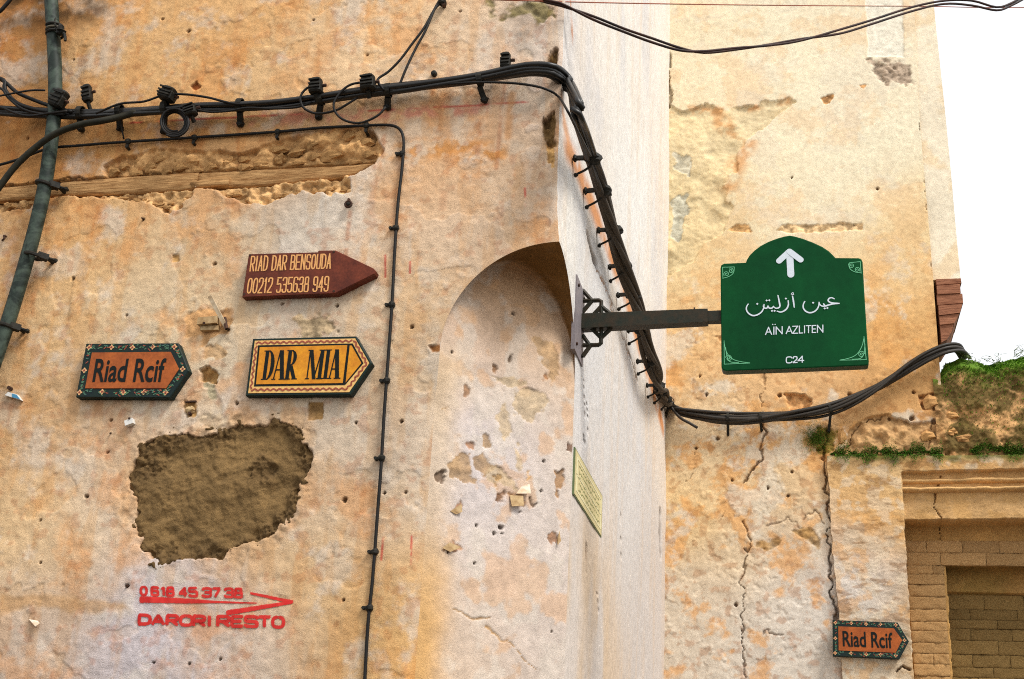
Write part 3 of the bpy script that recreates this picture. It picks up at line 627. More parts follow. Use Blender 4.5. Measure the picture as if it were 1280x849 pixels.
fc.peel(PC((826, 122), (850, 138), (872, 132), (905, 138), (940, 130), (985, 122), (992, 127), (965, 150), (940, 172), (925, 187), (921, 212), (907, 232), (912, 262), (905, 285), (885, 300), (868, 330), (826, 350)), 0.010, alb((234, 206, 154)), 0.003, 0.03, 0.08, 171, 0.010, 0.22, 0.10, 0.75)
fc.stain(PC((840, 135), (905, 138), (985, 124)), 0.05, alb((216, 146, 80)), 0.7, 172, 0.08, 0.5); fc.stain(PC((900, 150), (935, 178), (910, 230)), 0.10, alb((220, 150, 84)), 0.7, 173, 0.10, 0.48)
fc.peel(PC((842, 250), (858, 245), (864, 265), (848, 300), (838, 290)), 0.006, alb((206, 200, 176)), 0.004, 0.03, 0.06, 174, amount=0.8)
fc.peel(PC((842, 190), (868, 195), (862, 215), (842, 212)), 0.006, alb((214, 206, 182)), 0.004, 0.03, 0.06, 175, amount=0.7)
fc.peel(PC((1085, 76), (1138, 82), (1139, 105), (1112, 106), (1100, 96)), 0.006, alb((190, 164, 136)), 0.012, 0.035, 0.05, 176, 0.010)
fc.peel(PC((1082, -20), (1128, -20), (1130, 72), (1085, 70)), 0.006, alb((246, 234, 208)), 0.004, 0.006, 0.05, 177, 0.002, 0.05, amount=0.8)
fc.peel(PC((970, 288), (984, 280), (1010, 281), (1050, 279), (1080, 280), (1078, 288), (1040, 289), (1000, 291)), 0.009, alb((238, 198, 144)), 0.004, 0.010, 0.04, 178, 0.008)
fc.peel(PC((910, 288), (920, 280), (936, 280), (940, 290), (925, 291)), 0.009, alb((230, 178, 116)), 0.004, 0.010, 0.03, 179, 0.008)
for k, q in enumerate([((1025, 122), (1042, 118), (1038, 130), (1030, 130)), ((1071, 106), (1083, 106), (1080, 113)), ((895, 420), (905, 422), (900, 428)), ((980, 492), (1005, 492), (1014, 500), (1012, 512), (988, 514))]):
    fc.peel(PC(*q), (0.006, 0.005, 0.004, 0.030)[k], alb((222, 164, 104)), 0.003, 0.008, 0.03, 180+k, 0.010)
fc.peel(PC((1060, 540), (1080, 524), (1110, 518), (1140, 528), (1180, 526), (1180, 570), (1060, 566)), 0.016, alb((206, 158, 104)), 0.004, 0.010, 0.05, 185, 0.020, 0.3, 0.06)
fc.peel(PC((1028, 530), (1048, 540), (1046, 566), (1030, 570), (1012, 552)), 0.008, alb((150, 120, 54)), 0.008, 0.03, 0.05, 186, 0.012)
fc.peel(PC((1148, 494), (1172, 490), (1176, 512), (1152, 514)), 0.020, alb((198, 140, 84)), 0.004, 0.010, 0.05, 187, 0.016)
DK = alb((96, 60, 30))
for q, w, dp in [(((1030, 556), (1033, 600), (1036, 650), (1038, 700), (1041, 740), (1047, 775)), 0.013, 0.05), (((955, 530), (953, 560), (948, 585)), 0.012, 0.035), (((945, 575), (938, 592), (932, 602)), 0.020, 0.04),
                 (((932, 650), (936, 680), (928, 710), (928, 750), (930, 790), (932, 849), (932, 900)), 0.008, 0.022), (((1036, 532), (1032, 552), (1024, 566)), 0.009, 0.025), (((826, -10), (830, 40), (835, 80)), 0.03, 0.03), (((834, 78), (836, 105), (838, 132)), 0.02, 0.03),
                 (((955, 465), (953, 500), (956, 530)), 0.006, 0.012), (((1060, 560), (1066, 540), (1082, 528), (1105, 520)), 0.007, 0.02), (((1165, 535), (1162, 560)), 0.007, 0.02), (((1000, 650), (1020, 640), (1030, 655)), 0.008, 0.012),
                 (((960, 655), (985, 645), (1000, 660)), 0.012, 0.008), (((1150, 140), (1156, 200), (1162, 270), (1167, 340)), 0.006, 0.012), (((905, 640), (900, 660)), 0.004, 0.01), (((860, 600), (872, 560), (868, 530)), 0.003, 0.01), (((955, 790), (980, 792)), 0.006, 0.012)]:
    fc.crack(PC(*q), w*0.55, dp*0.7, DK, 190+int(q[0][0]) % 40, 0.014, 0.5)
for p, r in [((1062, 493), 3.2), ((975, 494), 3), ((1112, 523), 3), ((1140, 523), 4), ((1142, 490), 2), ((883, 493), 2), ((990, 222), 1.6), ((1097, 236), 2), ((897, 548), 3), ((1168, 527), 5), ((875, 470), 1.6), ((915, 600), 1.6), ((990, 590), 2), ((985, 620), 2), ((960, 610), 1.8), ((1100, 640), 2), ((1060, 620), 1.8), ((920, 756), 2.5), ((870, 560), 2)]:
    fc.hole(uvC(p), r*0.0034+0.003, 0.02, DK)
fc.peel(PC((990, 664), (1012, 660), (1028, 675), (1022, 684)), 0.004, alb((170, 128, 72)), 0.006, 0.02, 0.05, 188, 0.006, amount=0.8)
fc.peel(PC((945, 682), (965, 672), (975, 676), (960, 686)), 0.004, alb((176, 134, 80)), 0.006, 0.02, 0.05, 189, 0.006, amount=0.8)
hC_arr = fc.h
cut = (U[:-1, :-1] > xg(V[:-1, :-1])+0.03) & (V[:-1, :-1] < zg0-0.02)         # the house stops where the gateway begins
obj('wall', np.stack([U, L-fc.h, V], -1).reshape(-1, 3), quads(len(kx), len(zc), ~cut), M['plaster'], far, True, {'Col': fc.c.reshape(-1, 3)})
def hC(x, z):
    k = np.clip((x+0.04)/(xr(z)+0.04), 0, 1); return HF(kx, zc, hC_arr)(k, z)
# side of the house, running back from its right edge
zz = np.linspace(zg0, 9.0, 90); yy = np.linspace(L, L+1.6, 12)
Zg, Yg = np.meshgrid(zz, yy, indexing='ij'); Xg = xr(Zg)-0.004+0.01*(fbm(Zg, Yg, 0.4, 3, 7)-0.5)*(Yg > L+0.01)
obj('return_wall', np.stack([Xg, Yg+0.002, Zg], -1).reshape(-1, 3), quads(90, 12)[:, ::-1].copy(), M['plaster'], far, True, {'Col': np.broadcast_to(alb((226, 190, 140)), (90*12, 3))})
# overhanging upper storey at the right edge, on a timber bracket
EJ = sorted([(uvC(p)[1], uvC(p)[0]) for p in ((1163, -60), (1169, 20), (1183, 150), (1193, 260), (1201, 347))])
zj = np.concatenate([np.linspace(uvC((1185, 348))[1], 7.05, 300), np.linspace(7.1, 9.0, 20)]); kj = np.linspace(0, 1, 34)
K, V = np.meshgrid(kj, zj, indexing='ij'); x1 = np.interp(V, [q[0] for q in EJ], [q[1] for q in EJ]); x0 = xr(V)-0.006; U = x0+(x1-x0)*K
hj = 0.012*(fbm(U, V, 0.4, 4, 201)-0.5)-0.012; cj = alb((246, 226, 192))[None, None, :]*(0.92+0.16*fbm(U, V, 0.3, 4, 202))[..., None]
cj = mix(cj, alb((236, 196, 140)), (sm(0.56, 0.75, fbm(U, V, 0.2, 4, 203))*0.5)[..., None])
Pj = np.stack([U, L-hj, V], -1); nv = len(zj)
side = np.stack([Pj[-1], Pj[-1]+np.array([0, 1.2, 0])], 0); bot = np.stack([Pj[:, 0]+np.array([0, 1.2, 0]), Pj[:, 0]], 1)
jt = np.concatenate([Pj.reshape(-1, 3), side.reshape(-1, 3), bot.reshape(-1, 3)])
f1 = quads(34, nv); f2 = quads(2, nv)+34*nv; f3 = quads(34, 2)+34*nv+2*nv
obj('overhang', jt, np.concatenate([f1, f2, f3]), M['plaster'], far, True, {'Col': np.concatenate([cj.reshape(-1, 3), np.broadcast_to(alb((240, 215, 170)), (2*nv+68, 3))])})
br = MB()
for k, q in enumerate([((1170, 349), (1201, 348), (1202, 354), (1171, 356)), ((1171, 357), (1200, 355), (1201, 366), (1172, 368)), ((1171, 369), (1203, 367), (1204, 379), (1172, 381)), ((1173, 382), (1203, 380), (1200, 391), (1174, 394)), ((1174, 395), (1199, 392), (1193, 404), (1175, 406))]):
    MB().prism([pC(*p, 0.012+0.008*(k % 2)) for p in q][::-1], (0, 0.5, 0)).obj('bracket_board', M['red_timber'], far)
MB().prism([pC(*p, 0.0) for p in ((1175, 407), (1192, 405), (1190, 414), (1184, 424), (1177, 428))][::-1], (0, 0.4, 0)).obj('bracket_block', M['red_timber'], far)

# ================================================================== the gateway wall at lower right
gate = thing('gateway_wall', (1.9, L, 0), 'mossy old wall with a bricked-up doorway under a moulded lintel at lower right', 'wall')
zg = np.concatenate([np.linspace(0, 2.35, 25, endpoint=False), np.linspace(2.35, zg0, 330)]); kg = np.concatenate([np.linspace(0, 0.62, 270, endpoint=False), np.linspace(0.62, 1, 60)])
K, V = np.meshgrid(kg, zg, indexing='ij'); x0 = np.interp(V, [q[0] for q in EG], [q[1] for q in EG])+0.006+0.010*(fbm(V, V*0, 0.06, 3, 211)-0.5); U = x0+(3.4-x0)*K
fg = Field(U, V)
CPG = [((1060, 600), (224, 176, 116)), ((1090, 650), (226, 172, 108)), ((1060, 720), (222, 206, 188)), ((1110, 740), (222, 206, 186)), ((1090, 830), (220, 200, 170)), ((1110, 590), (226, 186, 130)), ((1200, 583), (222, 178, 122)), ((1260, 580), (214, 166, 112)),
       ((1200, 630), (214, 166, 104)), ((1260, 635), (216, 172, 114)), ((1160, 690), (204, 158, 96)), ((1160, 760), (198, 150, 88)), ((1165, 840), (196, 146, 84)), ((1240, 680), (198, 148, 80)), ((1230, 760), (176, 136, 72)), ((1260, 820), (178, 136, 72))]
fg.c = rbf(U+0.1*(fbm(U, V, 0.2, 3, 212)-0.5), V+0.1*(fbm(U, V, 0.2, 3, 213)-0.5), [(uvC(p), alb(c)) for p, c in CPG], 0.16)
fg.c = mix(fg.c, alb((230, 168, 96)), (sm(0.55, 0.72, fbm(U, V, 0.16, 6, 214, 0.66))*0.5)[..., None]); fg.c = mix(fg.c, alb((232, 208, 174)), (sm(0.56, 0.70, fbm(U, V, 0.07, 5, 215))*0.5)[..., None])
fg.c = mix(fg.c, alb((150, 100, 52)), (sm(0.64, 0.78, fbm(U*0.5, V*1.6, 0.05, 4, 216))*0.5)[..., None])
rip = fbm(U*0.85, V*1.2, 0.09, 6, 217, 0.66)
fg.h = 0.010*(rip-0.5)+0.010*(fbm(U, V, 0.2, 3, 218)-0.5)
jit = 0.009*(fbm(U, V, 0.05, 3, 219)-0.5)
def gx(a, b): (p0, q0), (p1, q1) = uvC(a)[::-1], uvC(b)[::-1]; return q0+(V-p0)*(q1-q0)/(p1-p0)+jit
def gz(a, b): (q0, p0), (q1, p1) = uvC(a), uvC(b); return p0+(U-q0)*(p1-p0)/(q1-q0)+jit*0.7
inx = sm(-0.004, 0.004, U-gx((1127, 592), (1143, 849)))
d1 = inx*sm(0.004, -0.004, V-gz((1126, 592), (1280, 588)))           # under the top moulding
d2 = inx*sm(0.004, -0.004, V-gz((1128, 650), (1280, 648)))           # door recess
in3 = sm(-0.004, 0.004, U-gx((1187, 693), (1197, 849))); d3 = in3*sm(0.003, -0.003, V-gz((1187, 693), (1280, 692)))
d4 = in3*sm(0.003, -0.003, V-gz((1188, 726), (1280, 728)))
calm = np.clip(d2, 0, 1); fg.h = fg.h*(1-0.8*calm)
fg.h -= 0.045*d1+0.17*d2+0.17*d3+0.04*d4
fg.c = mix(fg.c, alb((212, 162, 100))*(0.85+0.3*fbm(U, V, 0.12, 5, 221))[..., None], (d1*0.85)[..., None]); fg.c = mix(fg.c, alb((196, 146, 82))*(0.85+0.3*fbm(U, V, 0.12, 5, 222))[..., None], (d2*0.9)[..., None])
tg_ = sm(zg0-0.05, zg0-0.005, V+0.05*(fbm(U, V, 0.12, 5, 223)-0.5)); fg.c = mix(fg.c, alb((104, 100, 40))*(0.7+0.6*fbm(U, V, 0.04, 4, 224))[..., None], (tg_*0.85)[..., None])
fg.c = mix(fg.c, alb((150, 122, 60)), (d3*0.55*sm(0.3, 0.6, fbm(U, V, 0.3, 4, 220)))[..., None])  # olive of the inner recess: its shade and dirt painted in together
for q, w, dp in [(((1175, 596), (1172, 615), (1168, 630), (1175, 645), (1180, 660), (1182, 690)), 0.006, 0.02), (((1130, 679), (1187, 680), (1280, 680)), 0.004, 0.008), (((1118, 840), (1125, 832), (1136, 838)), 0.008, 0.03), (((1036, 778), (1030, 785)), 0.005, 0.01)]:
    fg.crack(PC(*q), w, dp, alb((110, 70, 34)), 230, 0.008, 0.6)
G0 = L-0.035
Pg = np.stack([U, G0-fg.h, V], -1); nu, nv = U.shape
top = np.stack([Pg[:, -1], Pg[:, -1]+np.array([0, 0.5, 0.0])], 1); lef = np.stack([Pg[0]+np.array([0.0, 0.2, 0]), Pg[0]], 0)
allv = np.concatenate([Pg.reshape(-1, 3), top.reshape(-1, 3), lef.reshape(-1, 3)])
obj('wall', allv, np.concatenate([quads(nu, nv), quads(nu, 2)+nu*nv, quads(2, nv)+nu*nv+nu*2]), M['rough_plaster'], gate, True, {'Col': np.concatenate([fg.c.reshape(-1, 3), np.broadcast_to(alb((150, 112, 60)), (nu*2+nv*2, 3))])})
# mouldings of the lintel
def moulding(name, tops, bots, y0, y1, seed, parent):
    n = 110; m = 9; V3 = []; C3 = []
    for i in range(n):
        k = i/(n-1)
        for j in range(m):
            a = j/(m-1)
            x = (1127+k*260); yt = tops[0]+(tops[1]-tops[0])*k*260/153; yb = bots[0]+(bots[1]-bots[0])*k*260/153
            q = pC(x, yb+(yt-yb)*a); w = 0.010*(fbm(q[0], a*0.02+seed, 0.07, 4, seed)-0.5)
            bul = y0+(y1-y0)*math.sin(math.pi*min(1, a*1.05))**0.5
            V3.append((q[0], G0+0.10-bul-float(w), q[2]+float(w)*0.6)); C3.append(alb((214, 166, 106))*(0.8+0.4*float(fbm(q[0], a*0.05, 0.08, 4, seed+1))))
    obj(name, V3, quads(n, m), M['rough_plaster'], parent, True, {'Col': np.array(C3)})
moulding('lintel_moulding', (597, 594), (606, 604), 0.02, 0.082, 241, gate)
moulding('lintel_moulding', (608, 606), (617, 615), 0.02, 0.094, 242, gate)
# courses of worn brick filling the door
bricks = []
for k in range(4):
    nx, nz = 13, 6; V3 = []
    for i in range(nx):
        for j in range(nz):
            a, b = i/(nx-1)*2-1, j/(nz-1)*2-1; e = max(abs(a)**8, abs(b)**4)
            w = float(fbm(a*0.5+k*3, b*0.3, 0.18, 4, 300+k)-0.5)
            V3.append((a*(1-0.03*abs(w)), -1+0.20*e+w*1.0, b*(1.0+0.12*w)))
    n0 = len(V3); V3 += [(p[0], 1.0, p[2]) for p in V3]
    ring = [i*nz for i in range(nx)]+[(nx-1)*nz+j for j in range(1, nz)]+[i*nz+nz-1 for i in range(nx-2, -1, -1)]+[j for j in range(nz-2, 0, -1)]
    fs = np.concatenate([quads(nx, nz), np.array([(ring[i], ring[i]+n0, ring[(i+1) % len(ring)]+n0, ring[(i+1) % len(ring)]) for i in range(len(ring))])])
    bricks.append(mesh('brick', np.array(V3), fs, M['brick'], True))
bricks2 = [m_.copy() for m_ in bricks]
for m_ in bricks2: m_.materials[0] = M['shaded_dirty_brick']
def brick(x0, x1, z0, z1, yf):
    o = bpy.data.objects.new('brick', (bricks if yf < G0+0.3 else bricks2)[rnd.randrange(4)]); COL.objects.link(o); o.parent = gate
    o.location = np.array([(x0+x1)/2, yf+0.012, (z0+z1)/2])-BASE[gate.name]; o.scale = ((x1-x0)/2*rnd.choice((1, -1)), 0.012, (z1-z0)/2*rnd.choice((1, -1)))
z = uvC((1160, 668))[1]; ci = 0
while z > 2.3:
    h = rnd.uniform(0.052, 0.074); xl = np.interp(z-h/2, *zip(*sorted([(uvC(p)[1], uvC(p)[0]) for p in ((1129, 650), (1145, 860))])))+0.012; xrr = np.interp(z-h/2, *zip(*sorted([(uvC(p)[1], uvC(p)[0]) for p in ((1186, 693), (1196, 855))])))-0.012
    top_ = z > uvC((1187, 690))[1]; xe = xrr if not top_ else 2.9
    x = xl
    while x < xe-0.02:
        w = min(rnd.uniform(0.16, 0.27) if ci % 2 else rnd.uniform(0.10, 0.22), xe-x)
        if xe-x-w < 0.05: w = xe-x
        brick(x, x+w-0.001, z-h+0.0004, z-0.0004, G0+0.203+rnd.uniform(-0.003, 0.003)); x += w
    z -= h; ci += 1
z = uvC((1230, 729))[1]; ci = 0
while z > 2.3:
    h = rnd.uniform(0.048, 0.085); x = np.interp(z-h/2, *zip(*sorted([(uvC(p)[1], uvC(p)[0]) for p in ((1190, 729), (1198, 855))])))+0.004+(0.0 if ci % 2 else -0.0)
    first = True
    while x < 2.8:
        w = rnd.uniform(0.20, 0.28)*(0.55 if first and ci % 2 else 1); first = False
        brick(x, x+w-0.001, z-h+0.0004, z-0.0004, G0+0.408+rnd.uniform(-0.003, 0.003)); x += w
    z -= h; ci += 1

# upper part of the wall, rubble grown over with moss
TOPW = [(1176, 462), (1184, 448), (1200, 443), (1225, 446), (1240, 447), (1262, 441), (1280, 437), (1320, 436), (1400, 440), (1500, 438)]
tq = np.array([pC(*p) for p in TOPW]); zlow = zg0-0.03
xu = np.linspace(tq[0][0]-0.05, 3.4, 330); ku = np.linspace(0, 1, 130)
X, K = np.meshgrid(xu, ku, indexing='ij'); ztop = np.interp(X, tq[:, 0], tq[:, 2])+0.03*(fbm(X, X*0, 0.12, 4, 251)-0.5); Z = zlow+(ztop-zlow)*K
hh = 0.07*(fbm(X, Z, 0.16, 5, 252, 0.6)-0.5)+0.04*(1-K)-0.10*sm(0.86, 1.0, K)
mo = sm(0.26, 0.50, fbm(X, Z, 0.13, 6, 253, 0.62)+0.45*(K-0.45))
cu = mix(alb((206, 154, 98))*(0.6+0.8*fbm(X, Z, 0.06, 5, 254))[..., None], alb((98, 80, 38))*(0.6+0.8*fbm(X, Z, 0.05, 4, 255))[..., None], (mo*0.9)[..., None])
gr = sm(0.72, 0.90, K+0.16*(fbm(X, Z, 0.1, 4, 256)-0.5)); cu = mix(cu, alb((96, 126, 34))*(0.6+0.7*fbm(X, Z, 0.04, 4, 257))[..., None], gr[..., None])
Pu = np.stack([X, L+0.01-hh, Z], -1); tpu = np.stack([Pu[:, -1], Pu[:, -1]+np.array([0, 0.35, 0.0])], 1)
obj('upper_wall', np.concatenate([Pu.reshape(-1, 3), tpu.reshape(-1, 3)]), np.concatenate([quads(330, 130), quads(330, 2)+330*130]), M['rough_plaster'], gate, True, {'Col': np.concatenate([cu.reshape(-1, 3), np.broadcast_to(alb((96, 120, 36)), (660, 3))])})
HU = HF(xu, ku, hh)
for x, y, w, h in [(1163, 503, 0.10, 0.09), (1188, 520, 0.11, 0.05), (1160, 545, 0.10, 0.06), (1205, 548, 0.12, 0.05), (1052, 545, 0.06, 0.10), (1188, 540, 0.08, 0.05)]:
    stone(x, y, w, h, gate, 0.006 if y < 580 else -0.03, pC, 0.03)

# moss: thousands of short blades on the wall's top and on the ledge
def moss(name, n, place, label, cols, seed, size):
    rr = random.Random(seed); V3 = []; Fc = []; C3 = []
    for _ in range(n):
        p, nrm, s_ = place(rr); p = np.asarray(p); d = np.asarray(nrm, float)+np.array([rr.gauss(0, 0.55), rr.gauss(0, 0.4), rr.gauss(0, 0.45)]); d /= np.linalg.norm(d)
        l = size*rr.uniform(0.5, 1.4)*s_; w = l*rr.uniform(0.18, 0.32); e = np.cross(d, [rr.gauss(0, 1), rr.gauss(0, 1), rr.gauss(0, 1)]); e /= np.linalg.norm(e)
        b = len(V3); md = p+d*l*0.55+np.array([0, -0.1, -0.12])*l; tip = p+d*l+np.array([0, -0.2, -0.45])*l
        V3 += [p-e*w/2, p+e*w/2, md+e*w*0.45, md-e*w*0.45, tip]; Fc += [(b, b+1, b+2, b+3), (b+3, b+2, b+4)]
        c = alb(rr.choice(cols))*rr.uniform(0.75, 1.2); C3 += [c]*5
    o = obj(name, V3, Fc, M['moss'], None, True, {'Col': np.array(C3)}); tag(o, label, None, kind='stuff'); return o
mm, t_, b_ = newmat('moss_blades'); at = t_.nodes.new('ShaderNodeAttribute'); at.attribute_name = 'Col'; t_.links.new(at.outputs['Color'], b_.inputs['Base Color']); b_.inputs['Roughness'].default_value = 0.8; b_.inputs['Specular IOR Level'].default_value = 0.2; M['moss'] = mm
def pl_top(rr):
    x = rr.uniform(tq[0][0]+0.005, 2.9); k = 1-abs(rr.gauss(0, 0.12)) if rr.random() < 0.8 else rr.uniform(0.25, 0.95); k = max(0.25, k)
    zt = np.interp(x, tq[:, 0], tq[:, 2]); z = zlow+(zt-zlow)*k; s_ = 1.0
    return (x, L+0.012-float(HU(x, k))+rr.uniform(-0.004, 0.02), z-0.004), (0, -0.6, 0.8), s_
moss('moss', 26000, pl_top, 'bright green moss growing along the top of the lower right wall', [(104, 150, 34), (120, 164, 40), (86, 128, 30), (70, 104, 28), (136, 168, 52)], 5, 0.016)
def pl_ledge(rr):
    a = rr.random()
    if a < 0.55: x = 1038+rr.random()**0.9*140; y = 569+rr.gauss(0, 3.0)*(1.2+0.8*math.sin(x*0.21)+0.5*math.sin(x*0.53))-(x-1040)*0.02+2.0*math.sin(x*0.13)
    else: x = 1212+rr.random()*123; y = 563+rr.gauss(0, 3.2)*(1.2+0.7*math.sin(x*0.17)+0.4*math.sin(x*0.47))+2.0*math.sin(x*0.11)
    if rr.random() < 0.12: x = 1020+rr.gauss(0, 9); y = 548+rr.gauss(0, 8); q = pC(x, y); return (q[0], L-0.008, q[2]), (0, -0.8, 0.3), 0.6
    q = pC(x, y); up = y < 571
    return (q[0], G0-0.012-rr.random()*0.008 if not up else G0+0.005+rr.random()*0.02, q[2]), (0, -0.8, 0.4 if up else -0.2), 0.8
moss('moss', 26000, pl_ledge, 'dark green moss strip along the ledge above the doorway', [(70, 118, 24), (88, 134, 30), (56, 92, 22), (100, 128, 40), (104, 104, 44)], 6, 0.013)
def sprig(x, y, n, hgt, seed, label):
    rr = random.Random(seed); b = MB(); q = pC(x, y); base = np.array([q[0], L+0.05, q[2]-0.03])
    for _ in range(n):
        d = np.array([rr.gauss(0, 0.5), rr.gauss(0, 0.3), 1.0]); d /= np.linalg.norm(d); l = hgt*rr.uniform(0.5, 1.2)
        pts = [base+d*l*k+np.array([d[0]*0.4, 0, -0.25])*l*k*k+np.array([rr.gauss(0, 0.02), 0, 0]) for k in (0, 0.35, 0.7, 1.0)]
        b.tube(spline(pts, 0.02), np.linspace(0.0016, 0.0006, len(spline(pts, 0.02))), 4)
        for k in range(5):
            p = pts[1]*(1-k/5)+pts[3]*k/5; e = np.array([rr.gauss(0, 1), rr.gauss(0, 1), rr.gauss(0, 1)]); e /= np.linalg.norm(e); g2 = np.cross(e, d); b.add([p, p+e*0.010+g2*0.004, p+e*0.022, p+e*0.010-g2*0.004], [(0, 1, 2, 3)])
    o = b.obj('grass_tuft', M['weed']); tag(o, label, 'weed', 'weeds on the wall top')
M['weed'] = plain('weed_green', (96, 120, 62), 0.8, 0.3, 30, rgb2=(120, 130, 84))
for k, (x, y, n, hgt, lab) in enumerate([(1217, 444, 6, 0.09, 'thin weed sprouting from the mossy wall top nearest the cable ends'), (1246, 446, 5, 0.09, 'thin weed in the middle of the mossy wall top'), (1276, 437, 7, 0.11, 'thin weed on the mossy wall top at the right picture edge')]):
    sprig(x, y, n, hgt, 400+k, lab)

# ================================================================== lettering tools
G = {
 'A': [[(0, 0), (.5, 1)], [(.5, 1), (1, 0)], [(.2, .33), (.8, .33)]], 'I': [[(.5, 0), (.5, 1)]], 'L': [[(0, 1), (0, 0)], [(0, 0), (1, 0)]],
 'R': [[(0, 0), (0, 1)], [(0, 1), (.75, 1), (1, .88), (1, .6), (.75, .47), (0, .47)], [(.45, .47), (1, 0)]],
 'D': [[(0, 0), (0, 1)], [(0, 1), (.55, 1), (1, .85), (1, .15), (.55, 0), (0, 0)]], 'T': [[(.5, 0), (.5, 1)], [(0, 1), (1, 1)]],
 'B': [[(0, 0), (0, 1)], [(0, 1), (.75, 1), (.95, .88), (.95, .62), (.75, .52), (0, .52)], [(0, .52), (.8, .52), (1, .42), (1, .12), (.8, 0), (0, 0)]],
 'E': [[(1, 1), (0, 1)], [(0, 1), (0, 0)], [(0, 0), (1, 0)], [(0, .5), (.85, .5)]], 'N': [[(0, 0), (0, 1)], [(0, 1), (1, 0)], [(1, 0), (1, 1)]],
 'S': [[(1, .8), (.95, 1), (.05, 1), (0, .9), (0, .6), (.1, .52), (.9, .48), (1, .4), (1, .1), (.95, 0), (.05, 0), (0, .2)]],
 'O': [[(.5, 1), (1, 1), (1, .5), (1, 0), (.5, 0), (0, 0), (0, .5), (0, 1), (.5, 1)]], 'U': [[(0, 1), (0, 0), (.5, 0), (1, 0), (1, 1)]],
 'Z': [[(0, 1), (1, 1)], [(1, 1), (0, 0)], [(0, 0), (1, 0)]], 'C': [[(1, .82), (.85, 1), (.1, 1), (0, .7), (0, .3), (.1, 0), (.85, 0), (1, .18)]], 'M': [[(0, 0), (0, 1)], [(0, 1), (.5, .3)], [(.5, .3), (1, 1)], [(1, 1), (1, 0)]],
 '0': [[(.5, 1), (1, 1), (1, .5), (1, 0), (.5, 0), (0, 0), (0, .5), (0, 1), (.5, 1)]], '1': [[(.6, 0), (.6, 1)], [(.6, 1), (.15, .78)]],
 '2': [[(0, .75), (.05, 1), (.95, 1), (1, .8), (1, .55), (0, .05)], [(0, 0), (1, 0)]], '3': [[(0, .82), (.1, 1), (.9, 1), (1, .9), (1, .6), (.85, .52), (.3, .52)], [(.3, .52), (.85, .52), (1, .42), (1, .1), (.9, 0), (.1, 0), (0, .18)]],
 '4': [[(.75, 0), (.75, 1)], [(.75, 1), (0, .28)], [(0, .28), (1, .28)]], '5': [[(.95, 1), (.05, 1)], [(.05, 1), (0, .55)], [(0, .55), (.85, .6), (1, .45), (1, .1), (.85, 0), (.1, 0), (0, .15)]],
 '6': [[(1, .85), (.9, 1), (.1, 1), (0, .85), (0, .15), (.1, 0), (.9, 0), (1, .12), (1, .42), (.9, .55), (.15, .55)]], '7': [[(0, 1), (1, 1)], [(1, 1), (.35, 0)]],
 '8': [[(.5, 1), (.9, 1), (.92, .76), (.9, .52), (.5, .52), (.1, .52), (.08, .76), (.1, 1), (.5, 1)], [(.5, .52), (1, .52), (1, .26), (1, 0), (.5, 0), (0, 0), (0, .26), (0, .52), (.5, .52)]],
 '9': [[(0, .15), (.1, 0), (.9, 0), (1, .15), (1, .85), (.9, 1), (.1, 1), (0, .88), (0, .58), (.1, .45), (.85, .45)]],
}
G['O'] = G['0'] = [[(.5+.5*np.sign(math.cos(a))*abs(math.cos(a))**0.72, .5+.5*np.sign(math.sin(a))*abs(math.sin(a))**0.72) for a in np.linspace(math.pi/2, math.pi/2-2*math.pi, 21)]]
def chaikin(p, n):
    p = [np.asarray(q, float) for q in p]
    if len(p) < 3 or len(p) > 20: return p
    for _ in range(n):
        o = [p[0]]
        for a, b in zip(p[:-1], p[1:]): o += [a*0.75+b*0.25, a*0.25+b*0.75]
        p = o+[p[-1]]
    return p
def text_strokes(chars, quad, n=3):
    """chars: (glyph, x0, x1) with x as a fraction of the line; quad: bottom-left, bottom-right, top-right, top-left in photo pixels"""
    bl, br, tr, tl = (np.array(q, float) for q in quad); out = []
    for ch, a, b in chars:
        for st in G[ch]:
            out.append([(bl*(1-x)+br*x)*(1-y)+(tl*(1-x)+tr*x)*y for x, y in ((a+(b-a)*q[0], q[1]) for q in chaikin(st, n))])
    return out
def ribbon(mb, pts, width, nrm, lift, caps=True):
    """flat painted stroke; pts are 3-D"""
    p = np.asarray(pts, float); nrm = np.asarray(nrm, float); w = np.broadcast_to(np.asarray(width, float), (len(p),))
    closed = np.linalg.norm(p[0]-p[-1]) < 1e-7 and len(p) > 3
    t = np.gradient(p, axis=0)
    if closed: t[0] = t[-1] = p[1]-p[-2]
    t /= np.linalg.norm(t, axis=1)[:, None]+1e-12; e = np.cross(nrm, t); e /= np.linalg.norm(e, axis=1)[:, None]+1e-12
    if caps and not closed: p = p.copy(); p[0] -= t[0]*w[0]*0.45; p[-1] += t[-1]*w[-1]*0.45
    v = []
    for i in range(len(p)): v += [p[i]-e[i]*w[i]/2+nrm*lift, p[i]+e[i]*w[i]/2+nrm*lift]
    mb.add(v, [(2*i, 2*i+2, 2*i+3, 2*i+1) for i in range(len(p)-1)])
def paint(name, strokes, width, place, nrm, mat, parent, lift=0.0, caps=True, stuff=False):
    mb = MB()
    for k, s_ in enumerate(strokes): ribbon(mb, [place(*q) for q in s_], width, nrm, lift+0.00012*(k % 9), caps)
    o = mb.obj(name, mat, parent)
    if stuff: o["kind"] = "stuff"
    return o
def flat(name, px, place, mat, parent, depth=0.0006):
    """thin painted field on a board: a real slab a fraction of a millimetre thick"""
    pts = [place(*p) for p in px]; a = sum(px[i][0]*px[(i+1) % len(px)][1]-px[(i+1) % len(px)][0]*px[i][1] for i in range(len(px)))
    if a > 0: pts = pts[::-1]
    return MB().prism(pts, (0, depth, 0)).obj(name, mat, parent)
